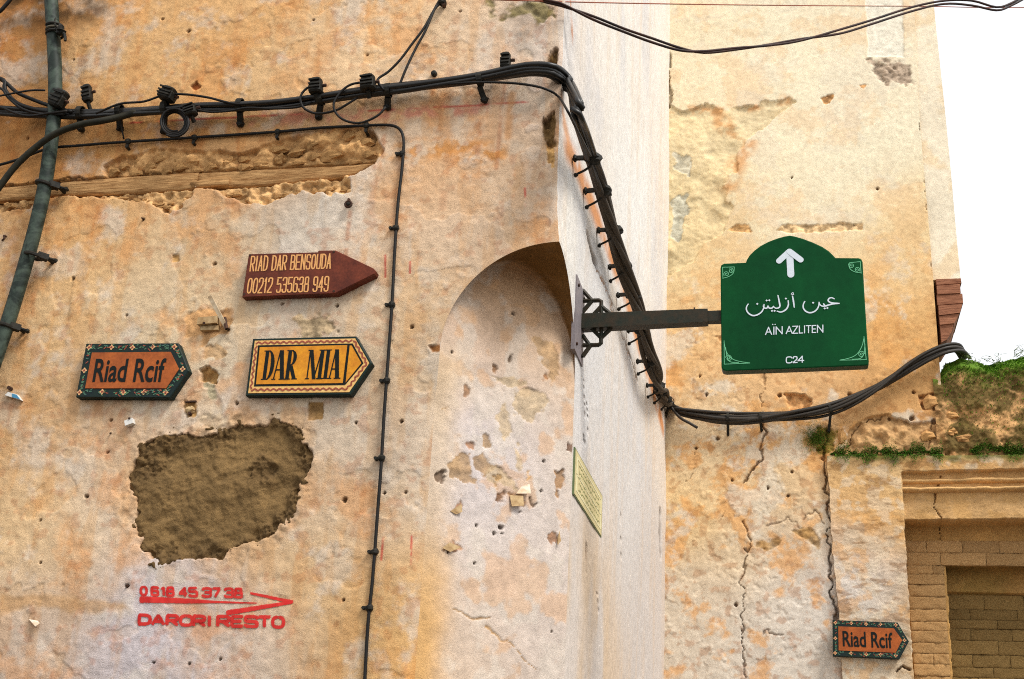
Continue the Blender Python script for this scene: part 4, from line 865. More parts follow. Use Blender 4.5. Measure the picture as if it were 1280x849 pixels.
def board(name, px, plane_y, thick, mat, parent):
    pts = [pY(*p, plane_y) for p in px]; a = sum(px[i][0]*px[(i+1) % len(px)][1]-px[(i+1) % len(px)][0]*px[i][1] for i in range(len(px)))
    if a > 0: pts = pts[::-1]
    n = len(pts); b = MB(); c = np.mean(pts, 0); e = 0.003          # front edge eased
    inner = [p+(c-p)/np.linalg.norm(c-p)*e for p in pts]; mid = [p+np.array([0, e*0.8, 0]) for p in pts]; bk = [p+np.array([0, thick, 0]) for p in pts]
    f = [tuple(range(n)), tuple(range(4*n-1-n, 2*n-1, -1))]
    for i in range(n):
        j = (i+1) % n; f += [(i, n+i, n+j, j), (n+i, 2*n+i, 2*n+j, n+j)]
    b.add(inner+mid+bk, f); return b.obj(name, mat, parent)
OUT = np.array([0, -1.0, 0])
# paints
M['green_edge'] = plain('dark_green_paint', (27, 44, 34), 0.6, 0.3, 60, 0.0006, rgb2=(18, 32, 38), spec=0.2)
M['orange_panel'] = plain('orange_brown_paint', (176, 94, 42), 0.6, 0.25, 14, 0.0005, rgb2=(142, 72, 34), spec=0.2)
M['letter_dark'] = plain('dark_blue_green_letter', (20, 25, 24), 0.6, 0.2, 50, spec=0.15)
M['petal'] = plain('peach_paint', (222, 170, 118), 0.5, 0.15, 80); M['petal_core'] = plain('red_dot_paint', (140, 52, 36), 0.5, 0.15, 80)
M['leaf_green'] = plain('leaf_green_paint', (84, 124, 84), 0.5, 0.4, 60, rgb2=(54, 96, 84)); M['leaf_red'] = plain('leaf_red_paint', (160, 74, 48), 0.5, 0.3, 60)
M['cream_band'] = plain('cream_band_paint', (232, 190, 116), 0.5, 0.2, 40, rgb2=(214, 160, 86)); M['yellow_panel'] = plain('amber_paint', (222, 150, 34), 0.5, 0.22, 18, 0.0005, rgb2=(190, 114, 28), spec=0.2)
M['brown_board'] = plain('red_brown_wood', (112, 52, 33), 0.6, 0.35, 16, 0.0012, rgb2=(80, 35, 24), spec=0.2); M['peach_letter'] = plain('peach_letter_paint', (232, 168, 100), 0.6, 0.25, 70)

# ---- orange sign with green border
Z3 = lambda X, Y: (80+X/5.818, 400+Y/5.818)
sg = thing('direction_sign', pA(165, 497, 0.012), 'orange Riad Rcif arrow sign with green flowered border, larger one at left', 'sign', 'flower-bordered arrow signs')
YB = -0.038
board('board', [Z3(*p) for p in ((160, 172), (830, 168), (907, 370), (770, 565), (85, 560))], YB, 0.034, M['green_edge'], sg)
at1 = lambda off: (lambda x, y: pY(x, y, YB-off))
flat('panel', [Z3(*p) for p in ((203, 237), (775, 232), (836, 356), (742, 497), (153, 497))], at1(0.0022), M['orange_panel'], sg, 0.003)
for X, Y in ((182, 200), (345, 198), (497, 200), (645, 195), (803, 194), (112, 527), (277, 522), (432, 527), (580, 525), (738, 527), (147, 367), (862, 357)):
    x, y = Z3(X, Y); c = pY(x, y, YB-0.0012); pet = MB(); n = 24; v = []
    for k in range(n):
        a = 2*math.pi*k/n+0.4; r = 0.0105*(0.78+0.22*math.cos(4*a)); v.append(c+np.array([r*math.cos(a), 0, r*math.sin(a)]))
    pr = pet.prism(v, (0, 0.0016, 0)).obj('rosette', M['petal'], sg)
    v = [c+np.array([0.0038*math.cos(2*math.pi*k/8), -0.0006, 0.0038*math.sin(2*math.pi*k/8)]) for k in range(8)]
    MB().prism(v, (0, 0.001, 0)).obj('centre', M['petal_core'], pr)
rl = random.Random(31); ctr = [((180, 200), (803, 194)), ((112, 527), (738, 527)), ((180, 210), (118, 510)), ((812, 205), (862, 350)), ((856, 370), (748, 515))]
for nm, mt, n, off in (('leaf_painting', 'leaf_green', 150, 0.0006), ('red_painting', 'leaf_red', 46, 0.0010)):
    st = []
    for k in range(n):
        a, b = ctr[k % 5] if k % 5 < 2 or rl.random() < 0.55 else ctr[k % 2]; u_ = rl.random(); x = a[0]+(b[0]-a[0])*u_; y = a[1]+(b[1]-a[1])*u_+rl.uniform(-17, 17)
        d = rl.uniform(-1, 1); l = rl.uniform(7, 17); st.append([Z3(x, y), Z3(x+l*0.5, y+d*l*0.5+rl.uniform(-3, 3)), Z3(x+l, y+d*l)])
    paint(nm, st, 0.0032, at1(off), OUT, M[mt], sg, stuff=True)
def font_text(name, body, bl, br, tl, place, mat, parent, thick=0.0006, bold=0.018):
    """lettering set in Blender's own typeface, stretched to sit exactly on the line bl-br with cap height to tl"""
    cu = bpy.data.curves.new(name, 'FONT'); cu.body = body; cu.size = 1.0; cu.offset = bold; cu.resolution_u = 4
    to = bpy.data.objects.new('tmp', cu); COL.objects.link(to); dg = bpy.context.evaluated_depsgraph_get()
    me = bpy.data.meshes.new_from_object(to.evaluated_get(dg)); bpy.data.objects.remove(to); bpy.data.curves.remove(cu)
    v = np.array([q.co[:] for q in me.vertices]); f = [tuple(p.vertices) for p in me.polygons]; bpy.data.meshes.remove(me)
    lo = v.min(0); hi = v.max(0); B, R_, T = (np.array(place(*p)) for p in (bl, br, tl)); cap = hi[1]
    ex_, ez_ = (R_-B)/(hi[0]-lo[0]), (T-B)/cap
    return obj(name, B+np.outer(v[:, 0]-lo[0], ex_)+np.outer(v[:, 1], ez_), f, mat, parent)
font_text('lettering', 'Riad Rcif', Z3(206, 446), Z3(722, 446), Z3(234, 280), at1(0.0034), M['letter_dark'], sg)

# ---- amber sign
D3 = lambda X, Y: (290+X/3.86, 290+Y/3.86)
sd_ = thing('direction_sign', pA(375, 494, 0.012), 'yellow Dar Mia arrow sign with painted cream border', 'sign')
YD = -0.036; at2 = lambda off: (lambda x, y: pY(x, y, YD-off))
board('board', [D3(*p) for p in ((100, 515), (600, 503), (675, 633), (572, 785), (65, 790))], YD, 0.032, M['green_edge'], sd_)
flat('border_band', [D3(*p) for p in ((110, 525), (594, 514), (662, 633), (565, 773), (78, 778))], at2(0.0016), M['cream_band'], sd_, 0.003)
flat('inner_line', [D3(*p) for p in ((126, 547), (582, 538), (634, 633), (546, 738), (106, 745))], at2(0.0026), M['letter_dark'], sd_, 0.0014)
flat('panel', [D3(*p) for p in ((134, 556), (556, 546), (534, 729), (116, 735))], at2(0.0036), M['yellow_panel'], sd_, 0.0014)
flat('panel', [D3(*p) for p in ((568, 548), (577, 548), (624, 633), (548, 727))], at2(0.0036), M['yellow_panel'], sd_, 0.0014)
st = []; rl = random.Random(9)
segs = [((118, 536), (590, 526)), ((590, 526), (650, 633)), ((650, 633), (556, 757)), ((556, 757), (90, 762)), ((92, 755), (118, 540))]
for a, b in segs:
    ln = math.hypot(b[0]-a[0], b[1]-a[1]); k = 0
    while k < ln-14:
        u0 = k/ln; u1 = (k+10)/ln; sg_ = 4 if (k//15) % 2 else -4; nx, ny = -(b[1]-a[1])/ln, (b[0]-a[0])/ln
        p = [(a[0]+(b[0]-a[0])*u+nx*o, a[1]+(b[1]-a[1])*u+ny*o) for u, o in ((u0, -sg_*0.6), ((u0+u1)/2, sg_*0.3), (u1, sg_))]; st.append([D3(*q) for q in p]); k += 15
paint('leaf_painting', st, 0.0055, at2(0.0022), OUT, M['leaf_red'], sd_, stuff=True)
def sq(*p): return list(p)
SER = []      # serif capitals as outlines in the zoomed frame: sheared uprights with slab feet
def stem(x, w, y0=714, y1=572, ser=7, lean=0.13):
    f = lambda xx, yy: (xx+(714-yy)*lean, yy-(xx-140)*0.016)
    SER.append([f(x, y0), f(x+w, y0), f(x+w, y1), f(x, y1)]); SER.append([f(x-ser, y0), f(x+w+ser, y0), f(x+w+ser, y0-5), f(x-ser, y0-5)]); SER.append([f(x-ser, y1+5), f(x+w+ser, y1+5), f(x+w+ser, y1), f(x-ser, y1)])
def diag(x0, x1, w, y0=714, y1=572, lean=0.13, foot=7):
    f = lambda xx, yy: (xx+(714-yy)*lean, yy-(xx-140)*0.016)
    SER.append([f(x0, y0), f(x0+w, y0), f(x1+w, y1), f(x1, y1)])
    if foot: SER.append([f(x0-foot, y0), f(x0+w+foot, y0), f(x0+w+foot, y0-5), f(x0-foot, y0-5)])
def bowl(x, y0, y1, r, wmax, lean=0.13):
    f = lambda xx, yy: (xx+(714-yy)*lean, yy-(xx-140)*0.016); o = []; i_ = []
    for k in range(13):
        a = -math.pi/2+math.pi*k/12; cy = (y0+y1)/2; ry = (y0-y1)/2
        o.append(f(x+r*math.cos(a), cy-ry*math.sin(a))); i_.append(f(x+max(0, (r-wmax))*math.cos(a), cy-(ry-5)*math.sin(a)))
    for k in range(12): SER.append([o[k], o[k+1], i_[k+1], i_[k]])
stem(146, 17); bowl(163, 714, 572, 32, 18)
diag(196, 214, 6); diag(231, 213, 19); SER.append([(213, 668), (242, 668), (242, 662), (214, 662)])
stem(256, 17); bowl(273, 646, 572, 26, 16); diag(290, 266, 18, 714, 646, 0.13, 5)
stem(358, 6); diag(386, 358, 17, 714, 572, 0.13, 0); diag(390, 414, 6, 714, 572, 0.13, 0); stem(412, 17)
stem(440, 17)
diag(466, 482, 6); diag(497, 479, 19); SER.append([(480, 664), (508, 664), (508, 658), (481, 658)])
mb = MB()
for k, q in enumerate(SER):
    pts = [pY(*D3(*p), YD-0.0040-0.00010*(k % 11)) for p in q]; ar = sum(q[i][0]*q[(i+1) % 4][1]-q[(i+1) % 4][0]*q[i][1] for i in range(4))
    if ar > 0: pts = pts[::-1]
    mb.add(pts, [(0, 1, 2, 3)])
mb.obj('lettering', M['letter_dark'], sd_)

# ---- brown wooden sign
sb_ = thing('direction_sign', pA(370, 370, 0.012), 'brown wooden Riad Dar Bensouda arrow sign with phone number', 'sign')
YW = -0.040; at3 = lambda off: (lambda x, y: pY(x, y, YW-off))
board('board', [D3(*p) for p in ((80, 107), (250, 101), (414, 97), (416, 89), (500, 88), (684, 176), (694, 188), (688, 202), (500, 297), (48, 314))], YW, 0.036, M['brown_board'], sb_)
def spread(s_, gap, wide):
    w = [wide.get(c, 1.0) if c != ' ' else 0.42 for c in s_]; tot = sum(w)+gap*(len(s_)-1); x = 0; o = []
    for c, q in zip(s_, w):
        if c != ' ': o.append((c, x/tot, (x+q)/tot))
        x += q+gap
    return o
WD = {'I': 0.35, '1': 0.55}
paint('lettering', text_strokes(spread('RIAD DAR BENSOUDA', 0.50, WD), (D3(87, 188), D3(474, 175), D3(480, 107), D3(95, 119)), 1), 0.0052, at3(0.0008), OUT, M['peach_letter'], sb_)
paint('lettering', text_strokes(spread('00212 535638 949', 0.50, WD), (D3(72, 295), D3(462, 285), D3(468, 216), D3(82, 225)), 1), 0.0052, at3(0.0008), OUT, M['peach_letter'], sb_)
for X, Y in ((88, 112), (60, 300), (492, 96), (492, 285)): p = pY(*D3(X, Y), YW); MB().tube([p+np.array([0, -0.0015, 0]), p+np.array([0, 0.005, 0])], 0.004, 8).obj('nail_head', M['rust'], sb_)

# ---- the same flowered sign again on the back wall
def copy_thing(src, name, delta, label, lift=0.0):
    t = src.copy(); COL.objects.link(t); t.location = Vector(src.location)+Vector(delta); t['label'] = label; BASE[t.name] = BASE[src.name]+np.array(delta)
    def rec(o, par):
        for ch in [c for c in bpy.data.objects if c.parent == o]:
            k = ch.copy(); COL.objects.link(k); k.parent = par; rec(ch, k)
    rec(src, t); return t
a0 = pY(*Z3(500, 370), YB); a1 = pY(1087, 800, L-0.075)
s2 = copy_thing(sg, 'direction_sign', a1-a0, 'smaller-looking orange Riad Rcif arrow sign on the back wall beside the doorway'); s2.name = 'direction_sign'

# ---- green street sign on its bracket
Q3 = lambda X, Y: (890+X/4.243, 280+Y/4.243)
YS = 0.47
ss_ = thing('street_sign', pX(727, 450, 0.004), 'dark green street sign with white arrow on iron bracket', 'sign')
M['sign_green'] = plain('green_enamel', (10, 74, 37), 0.7, 0.14, 5, rgb2=(7, 60, 31), spec=0.08); M['sign_white'] = plain('sign_white', (212, 220, 228), 0.45, 0.06, 30); M['sign_pale'] = plain('sign_pale_green', (104, 186, 136), 0.45, 0.1, 30)
M['sign_rim'] = plain('sign_edge', (30, 66, 38), 0.5, 0.3, 30, rgb2=(74, 58, 34))
out_ = [(45, 235), (50, 218), (64, 211), (180, 206), (184, 193), (200, 167), (225, 142), (258, 117), (300, 95), (345, 78), (385, 67), (412, 62), (440, 67), (485, 80), (535, 99), (585, 122), (622, 147), (645, 170), (655, 181), (778, 182), (792, 188), (799, 203), (806, 330), (820, 560), (832, 732), (828, 746), (816, 751), (440, 767), (75, 780), (58, 776), (50, 760), (48, 500)]
pts = [pY(*Q3(*p), YS-0.014) for p in out_]; n = len(pts); ce = np.mean(pts, 0); b = MB()
inn_ = [p+(ce-p)/np.linalg.norm(ce-p)*0.004+np.array([0, -0.002, 0]) for p in pts]
bk = [p+np.array([0, 0.030, -0.004]) for p in pts]
b.add(inn_[::-1]+pts[::-1]+bk[::-1], [tuple(range(n)) if False else tuple(range(n))]+[(i, n+i, n+(i+1) % n, (i+1) % n) for i in range(n)])
b.obj('sign_plate', M['sign_green'], ss_)
MB().add(pts[::-1]+bk[::-1], [(i, n+i, n+(i+1) % n, (i+1) % n) for i in range(n)]+[tuple(range(2*n-1, n-1, -1))]).obj('sign_rim', M['sign_rim'], ss_)
at5 = lambda off: (lambda x, y: pY(x, y, YS-0.016-off))
def capped(mb, a, b, w, lift):
    a3, b3 = at5(lift)(*Q3(*a)), at5(lift)(*Q3(*b)); d = (b3-a3)/np.linalg.norm(b3-a3); e = np.array([-d[2], 0, d[0]]); o = []
    for k in range(9): t = -math.pi/2+math.pi*k/8; o.append(b3+w/2*(d*math.cos(t)+e*math.sin(t)))
    for k in range(9): t = math.pi/2+math.pi*k/8; o.append(a3+w/2*(d*math.cos(t)+e*math.sin(t)))
    nrm = np.cross(o[1]-o[0], o[9]-o[0])
    mb.prism(o if nrm[1] < 0 else o[::-1], (0, 0.0005, 0))
m_ = MB(); capped(m_, (412, 158), (418, 268), 0.0245, 0.0010); capped(m_, (410, 146), (356, 196), 0.0215, 0.0016); capped(m_, (412, 146), (470, 190), 0.0215, 0.0022); m_.obj('arrow', M['sign_white'], ss_)
AR = [[(648, 397), (634, 391), (620, 396), (616, 407), (626, 416), (646, 420), (674, 421)], [(674, 422), (645, 424), (618, 430), (600, 436), (584, 436), (572, 428), (568, 418)], [(600, 436), (592, 424)],
      [(568, 416), (566, 434), (556, 454), (538, 467), (516, 471), (496, 462), (484, 445), (485, 425), (492, 412)],
      [(436, 442), (432, 410), (427, 383)], [(420, 372), (428, 364), (433, 370), (420, 377), (434, 374)],
      [(404, 408), (405, 430), (396, 450), (380, 463), (362, 468), (346, 463)], [(350, 380), (356, 410), (360, 436), (352, 446), (336, 447), (326, 438)], [(326, 438), (318, 447), (304, 447), (297, 436)], [(297, 436), (290, 448), (278, 446), (272, 436)],
      [(276, 428), (274, 446), (264, 466), (244, 481), (220, 487), (198, 478), (184, 460), (183, 442), (192, 426)]]
wz = lambda n_: 0.0030+0.0024*np.sin(np.linspace(0.35, math.pi-0.35, n_))
mb = MB()
for k, s_ in enumerate(AR):
    q = spline([np.array([*p, 0.0]) for p in s_], 5); ribbon(mb, [at5(0.0010)(*Q3(p[0], p[1])) for p in q], wz(len(q)) if k != 5 else 0.0022, OUT, 0.00012*k)
for X, Y in ((536, 418), (598, 448), (612, 446), (392, 396), (290, 406), (304, 405), (318, 461), (332, 461), (240, 424)):
    c = at5(0.0024)(*Q3(X, Y)); r = 0.0042; mb.add([c+np.array([r, 0, 0]), c+np.array([0, 0, r]), c+np.array([-r, 0, 0]), c+np.array([0, 0, -r])], [(0, 3, 2, 1)])
mb.obj('arabic_lettering', M['sign_white'], ss_)
tx = text_strokes([('A', 0, .105), ('I', .12, .17), ('N', .185, .29), ('A', .36, .465), ('Z', .475, .56), ('L', .59, .645), ('I', .66, .70), ('T', .71, .79), ('E', .815, .875), ('N', .905, 1)], (Q3(284, 587), Q3(588, 574), Q3(588, 537), Q3(284, 549)), 3)
mb = MB()
for X in (322, 335):
    c = at5(0.0012)(*Q3(X, 533)); r = 0.0026; mb.add([c+np.array([r, 0, 0]), c+np.array([0, 0, r]), c+np.array([-r, 0, 0]), c+np.array([0, 0, -r])], [(0, 3, 2, 1)])
mb.obj('dots', M['sign_white'], ss_)
paint('lettering', tx, 0.0036, at5(0.0010), OUT, M['sign_white'], ss_)
paint('lettering', text_strokes([('C', 0, .32), ('2', .40, .62), ('4', .68, 1.0)], (Q3(394, 738), Q3(486, 733), Q3(486, 702), Q3(394, 706)), 3), 0.0038, at5(0.0010), OUT, M['sign_white'], ss_)
def spiral(cx, cy, r0, turns, ph, sgn=1): return [(cx+r0*(1-k/26*0.85)*math.cos(ph+sgn*2*math.pi*turns*k/26), cy+r0*(1-k/26*0.85)*math.sin(ph+sgn*2*math.pi*turns*k/26)) for k in range(27)]
OR = [[(64, 620), (65, 744)], [(65, 744), (200, 738)], [(64, 630), (74, 680), (105, 718), (150, 731), (198, 737)], [(72, 655), (78, 700), (90, 734), (140, 735)], spiral(89, 713, 18, 1.8, 3.4),
      [(806, 596), (818, 720)], [(818, 720), (678, 723)], [(806, 606), (795, 655), (765, 698), (720, 715), (680, 722)], [(811, 640), (808, 690), (790, 716), (745, 718)], spiral(792, 692, 18, 1.8, -0.2, -1),
      [(56, 230), (118, 228)], [(56, 230), (58, 290)], spiral(77, 266, 15, 1.6, 2.6), spiral(100, 248, 15, 1.6, 4.2), [(60, 288), (90, 280), (116, 262), (118, 230)],
      [(730, 206), (786, 200)], [(786, 200), (791, 262)], spiral(741, 220, 15, 1.6, 4.2, -1), spiral(770, 243, 15, 1.6, 0.5, -1), [(724, 212), (730, 240), (758, 256), (790, 260)]]
for o0, o1 in ((0, 5), (5, 10), (10, 15), (15, 20)):
    paint('corner_ornament', [[Q3(*p) for p in (chaikin(s_, 2) if 2 < len(s_) < 20 else s_)] for s_ in OR[o0:o1]], 0.0022, at5(0.0008), OUT, M['sign_pale'], ss_)
# arm, wall plate and wrought stays
YA = YS+0.012; P5 = lambda x, y, Y=YA: pY(x, y, Y)
def beam(a0, a1, b0, b1, d, name):
    c = [P5(*p) for p in (a0, b0, b1, a1)]; MB().prism([q+np.array([0, -d/2, 0]) for q in c][::1] if False else [q+np.array([0, -d/2, 0]) for q in (c[3], c[2], c[1], c[0])], (0, d, 0)).obj(name, M['iron'], ss_)
beam((727, 395), (727, 413), (885, 389), (885, 405), 0.05, 'arm'); beam((884, 391), (884, 403.5), (930, 389), (930, 402), 0.036, 'arm_end')
p_ = P5(868, 389); MB().tube([p_+np.array([0, 0, -0.004]), p_+np.array([0, 0, 0.014])], 0.003, 6).obj('bolt', M['rust'], ss_)
pl = [pX(*p, 0.008) for p in ((721.5, 343), (720.5, 441), (732.5, 463), (729, 360))]
pl[1] = np.array([0.008, pl[0][1], pl[1][2]]); pl[2] = np.array([0.008, pl[0][1]+0.19, pl[1][2]]); pl[3] = np.array([0.008, pl[0][1]+0.19, pl[0][2]])
MB().prism([pl[0], pl[1], pl[2], pl[3]], (-0.014, 0, 0)).obj('wall_plate', M['steel'], ss_)
for y_, z_ in ((0.03, 0.03), (0.16, 0.03), (0.03, -0.03), (0.16, -0.03)):
    c = np.array([0.008, pl[0][1]+y_, (pl[0][2] if z_ < 0 else pl[1][2])+z_]); MB().tube([c, c+np.array([0.006, 0, 0])], 0.006, 6).obj('bolt', M['rust'], ss_)
R3 = lambda X, Y: (700+X/5.66, 330+Y/5.66)
for q in [((160, 185), (225, 258)), ((160, 262), (280, 258)), ((160, 340), (225, 262)), ((270, 256), (292, 266), (292, 300)), ((292, 300), (232, 366)), ((292, 300), (292, 372)), ((292, 300), (362, 358)),
          ((222, 455), (290, 522)), ((292, 460), (292, 522)), ((362, 456), (292, 522)), ((290, 522), (290, 560), (272, 574)), ((276, 574), (160, 576)), ((210, 576), (160, 505)), ((215, 578), (160, 655))]:
    MB().tube(np.array([P5(*R3(*p)) for p in q]), 0.0082, 6).obj('stay', M['iron'], ss_)

# ---- ceramic plaque on the side wall
pq = thing('wall_plaque', pX(735, 645, 0.004), 'small yellowish plaque with green edge on the side wall', 'plaque')
M['plaque'] = plain('yellow_green_glaze', (214, 200, 152), 0.6, 0.2, 30, rgb2=(194, 180, 132), spec=0.15); M['plaque_edge'] = plain('plaque_green', (96, 112, 72), 0.5, 0.2, 40); M['plaque_line'] = plain('plaque_pale', (232, 226, 184), 0.5, 0.1, 40); M['plaque_ink'] = plain('plaque_ink', (150, 156, 100), 0.6, 0.2, 40)
c4 = [pX(*p, 0.006) for p in ((718.5, 556), (717, 620), (752, 671), (753, 622))]
ym0, ym1 = (c4[0][1]+c4[1][1])/2, (c4[2][1]+c4[3][1])/2; zq0, zq1 = (c4[1][2]+c4[2][2])/2, (c4[0][2]+c4[3][2])/2
def PQ(u, v, off): return np.array([0.006+off, ym0+(ym1-ym0)*u, zq0+(zq1-zq0)*v])
def pslab(u0, v0, u1, v1, off, dep, name, mat): return MB().prism([PQ(u0, v0, off), PQ(u1, v0, off), PQ(u1, v1, off), PQ(u0, v1, off)], (-dep, 0, 0)).obj(name, mat, pq)
pslab(0, 0, 1, 1, 0, 0.010, 'slab', M['plaque_edge']); pslab(0.02, 0.03, 0.98, 0.97, 0.0015, 0.003, 'face', M['plaque'])
for v0, v1 in ((0.14, 0.17), (0.83, 0.86), (0.48, 0.50)): pslab(0.06, v0, 0.94, v1, 0.0025, 0.0015, 'line', M['plaque_line'])
for u0, u1 in ((0.06, 0.08), (0.92, 0.94)): pslab(u0, 0.172, u1, 0.828, 0.0025, 0.0015, 'line', M['plaque_line'])
st = []; rl = random.Random(4); mb = MB()
for r_ in range(5):
    v = 0.24+r_*0.125
    u = 0.14
    while u < 0.86:
        w = rl.uniform(0.02, 0.05); ribbon(mb, [PQ(u, v+rl.uniform(-.02, .02), 0.0022), PQ(u+w*0.5, v+rl.uniform(-.04, .04), 0.0022), PQ(u+w, v+rl.uniform(-.02, .02), 0.0022)], 0.004, (1, 0, 0), 0.0001*(int(u*100) % 5)); u += w+rl.uniform(0.005, 0.03)
mb.obj('worn_lettering', M['plaque_ink'], pq)

# ---- red stencil on the facade
rp = thing('stencil_lettering', onA(265, 786), 'red sprayed stencil reading Darori Resto with a phone number and arrow', 'graffiti')
m, t, b = newmat('red_spray'); at = t.nodes.new('ShaderNodeAttribute'); at.attribute_name = 'edge'
nz = noise_node(t, 260, 3, 0.7); nl = noise_node(t, 26, 3, 0.6)
ad = t.nodes.new('ShaderNodeMath'); ad.operation = 'MULTIPLY_ADD'; t.links.new(nz.outputs[0], ad.inputs[0]); ad.inputs[1].default_value = 0.9; t.links.new(at.outputs['Fac'], ad.inputs[2])
al = ramp(t, ad.outputs[0], 0.70, 0.94, 0.0, 0.97)
tr_ = t.nodes.new('ShaderNodeBsdfTransparent'); mx = t.nodes.new('ShaderNodeMixShader'); t.links.new(al, mx.inputs[0]); t.links.new(tr_.outputs[0], mx.inputs[1]); t.links.new(b.outputs[0], mx.inputs[2])
t.links.new(mx.outputs[0], t.nodes['Material Output'].inputs['Surface'])
t.links.new(mixc(t, ramp(t, nl.outputs[0], 0.35, 0.65), tuple(lin((196, 20, 16))), tuple(lin((206, 44, 34)))), b.inputs['Base Color']); b.inputs['Roughness'].default_value = 0.8; M['spray'] = m
SP = lambda X, Y: (160+X/5.565, 710+Y/5.565)
def spray(name, strokes, parent):
    V3 = []; Fc = []; Ed = []; kk = 0
    for s_, w in strokes:
        pp = [np.array([*q, 0.0]) for q in s_]; d = []
        for a, b2 in zip(pp[:-1], pp[1:]):
            n_ = max(1, int(np.linalg.norm(b2-a)/1.6)); d += [a+(b2-a)*k/n_ for k in range(n_)]
        d.append(pp[-1]); d = np.array(d)
        if len(d) < 3: d = np.array([d[0], (d[0]+d[-1])/2, d[-1]])
        tg = np.gradient(d, axis=0); tg /= np.linalg.norm(tg, axis=1)[:, None]+1e-9; d[0] -= tg[0]*1.0; d[-1] += tg[-1]*1.0
        nn = np.stack([-tg[:, 1], tg[:, 0]], 1); ww = np.interp(np.linspace(0, 1, len(d)), np.linspace(0, 1, len(w)), w) if hasattr(w, '__len__') else np.full(len(d), w)
        b0 = len(V3); kk += 1
        for i in range(len(d)):
            for j, (o, e) in enumerate(((-0.95, 0.0), (-0.38, 0.75), (0.38, 0.75), (0.95, 0.0))):
                V3.append(onA(d[i][0]+nn[i][0]*o*ww[i], d[i][1]+nn[i][1]*o*ww[i], 0.0016+0.00012*(kk % 12))); Ed.append(e*(0.45 if i in (0, len(d)-1) else 1))
        for i in range(len(d)-1):
            for j in range(3): Fc.append((b0+i*4+j, b0+(i+1)*4+j, b0+(i+1)*4+j+1, b0+i*4+j+1)[::-1])
    return obj(name, V3, Fc, M['spray'], parent, True, {'edge': np.array(Ed)})
num = text_strokes([('0', .01, .065), ('6', .115, .175), ('1', .205, .25), ('8', .265, .325), ('4', .385, .455), ('5', .48, .555), ('3', .61, .69), ('7', .71, .78), ('3', .83, .905), ('8', .93, .995)], (SP(92, 190), SP(798, 206), SP(798, 148), SP(92, 136)), 3)
spray('phone_number', [(s_, 2.5) for s_ in num], rp)
spray('arrow', [([SP(92, 222), SP(340, 229), SP(600, 238), SP(900, 247)], [6.4, 5.0, 2.2, 1.0]), ([SP(858, 178), SP(1000, 208), SP(1148, 240)], [2.2, 2.8, 3.6]), ([SP(692, 314), SP(900, 282), SP(1148, 240)], [5.0, 4.0, 3.0])], rp)
wd = text_strokes([('D', .005, .08), ('A', .095, .175), ('R', .195, .265), ('O', .285, .365), ('R', .375, .45), ('I', .465, .50), ('R', .54, .62), ('E', .64, .715), ('S', .735, .815), ('T', .825, .905), ('O', .92, .995)], (SP(78, 392), SP(1094, 416), SP(1094, 346), SP(84, 330)), 3)
spray('name_lettering', [(s_, 3.2) for s_ in wd], rp)

# ================================================================== cables
mm, t_, b_ = newmat('bundle_sheath'); at = t_.nodes.new('ShaderNodeAttribute'); at.attribute_name = 'dust'
nz = noise_node(t_, 14, 5, 0.6); n9 = noise_node(t_, 120, 3, 0.6)
dm = t_.nodes.new('ShaderNodeMath'); dm.operation = 'MULTIPLY'; t_.links.new(ramp(t_, nz.outputs[0], 0.25, 0.7, 0.35, 1.0), dm.inputs[0]); t_.links.new(at.outputs['Fac'], dm.inputs[1])
cc = mixc(t_, dm.outputs[0], tuple(lin((14, 15, 15))), tuple(lin((66, 52, 32)))); t_.links.new(mul(t_, cc, ramp(t_, n9.outputs[0], 0.25, 0.75, 0.75, 1.25)), b_.inputs['Base Color'])
t_.links.new(ramp(t_, dm.outputs[0], 0, 0.6, 0.34, 0.85), b_.inputs['Roughness']); M['bundle'] = mm

A_ = lambda x, y, o=0.045: pA(x, y, o)
B_ = lambda x, y, o=0.075: pX(x, y, o)
C_ = lambda x, y, o=0.06: pC(x, y, o)
path = [A_(x, y) for x, y in ((-760, 172), (-560, 146), (-380, 128), (-200, 122), (-60, 128), (-20, 136), (20, 140), (60, 141), (100, 142), (150, 141), (200, 138), (250, 133), (300, 130), (350, 127), (400, 122), (450, 117), (500, 112), (550, 106), (600, 100), (640, 93))]
path += [A_(665, 90, 0.055), pY(690, 93, -0.055), pY(708, 108, 0.02)]
path += [B_(x, y) for x, y in ((722, 134), (731, 160), (741, 195), (753, 235), (766, 280), (780, 328), (792, 370), (802, 408), (812, 447), (822, 478))]
path += [C_(x, y, o) for x, y, o in ((836, 504, 0.10), (850, 515, 0.08), (880, 521, 0.07), (910, 523, 0.07), (950, 522, 0.07), (1000, 518, 0.07), (1030, 513, 0.07), (1060, 503, 0.07), (1100, 484, 0.07), (1140, 459, 0.07), (1165, 445, 0.075), (1185, 437, 0.06), (1199, 437, -0.02), (1207, 447, -0.16))]
cen = spline(path, 0.02); n = len(cen); _s = np.arange(n)*0.02; cen[:, 2] += 0.006*np.sin(_s*4.3)+0.004*np.sin(_s*9.1+1); cen[:, 0] += 0.004*np.sin(_s*6.7); seg = np.concatenate([[0], np.cumsum(np.linalg.norm(np.diff(cen, axis=0), axis=1))])
tan = np.gradient(cen, axis=0); tan /= np.linalg.norm(tan, axis=1)[:, None]
kB = sm(0.1, 0.6, cen[:, 1])*sm(L-0.15, L-0.6, cen[:, 1]); kC = sm(L-0.4, L-0.1, cen[:, 1])
rb = 0.0165+0.009*kB+0.009*kC; dust = 0.12+0.85*kB+0.35*kC
e1 = np.cross(tan, [0, 0, 1.0]); e1 /= np.linalg.norm(e1, axis=1)[:, None]+1e-9; e2 = np.cross(e1, tan)
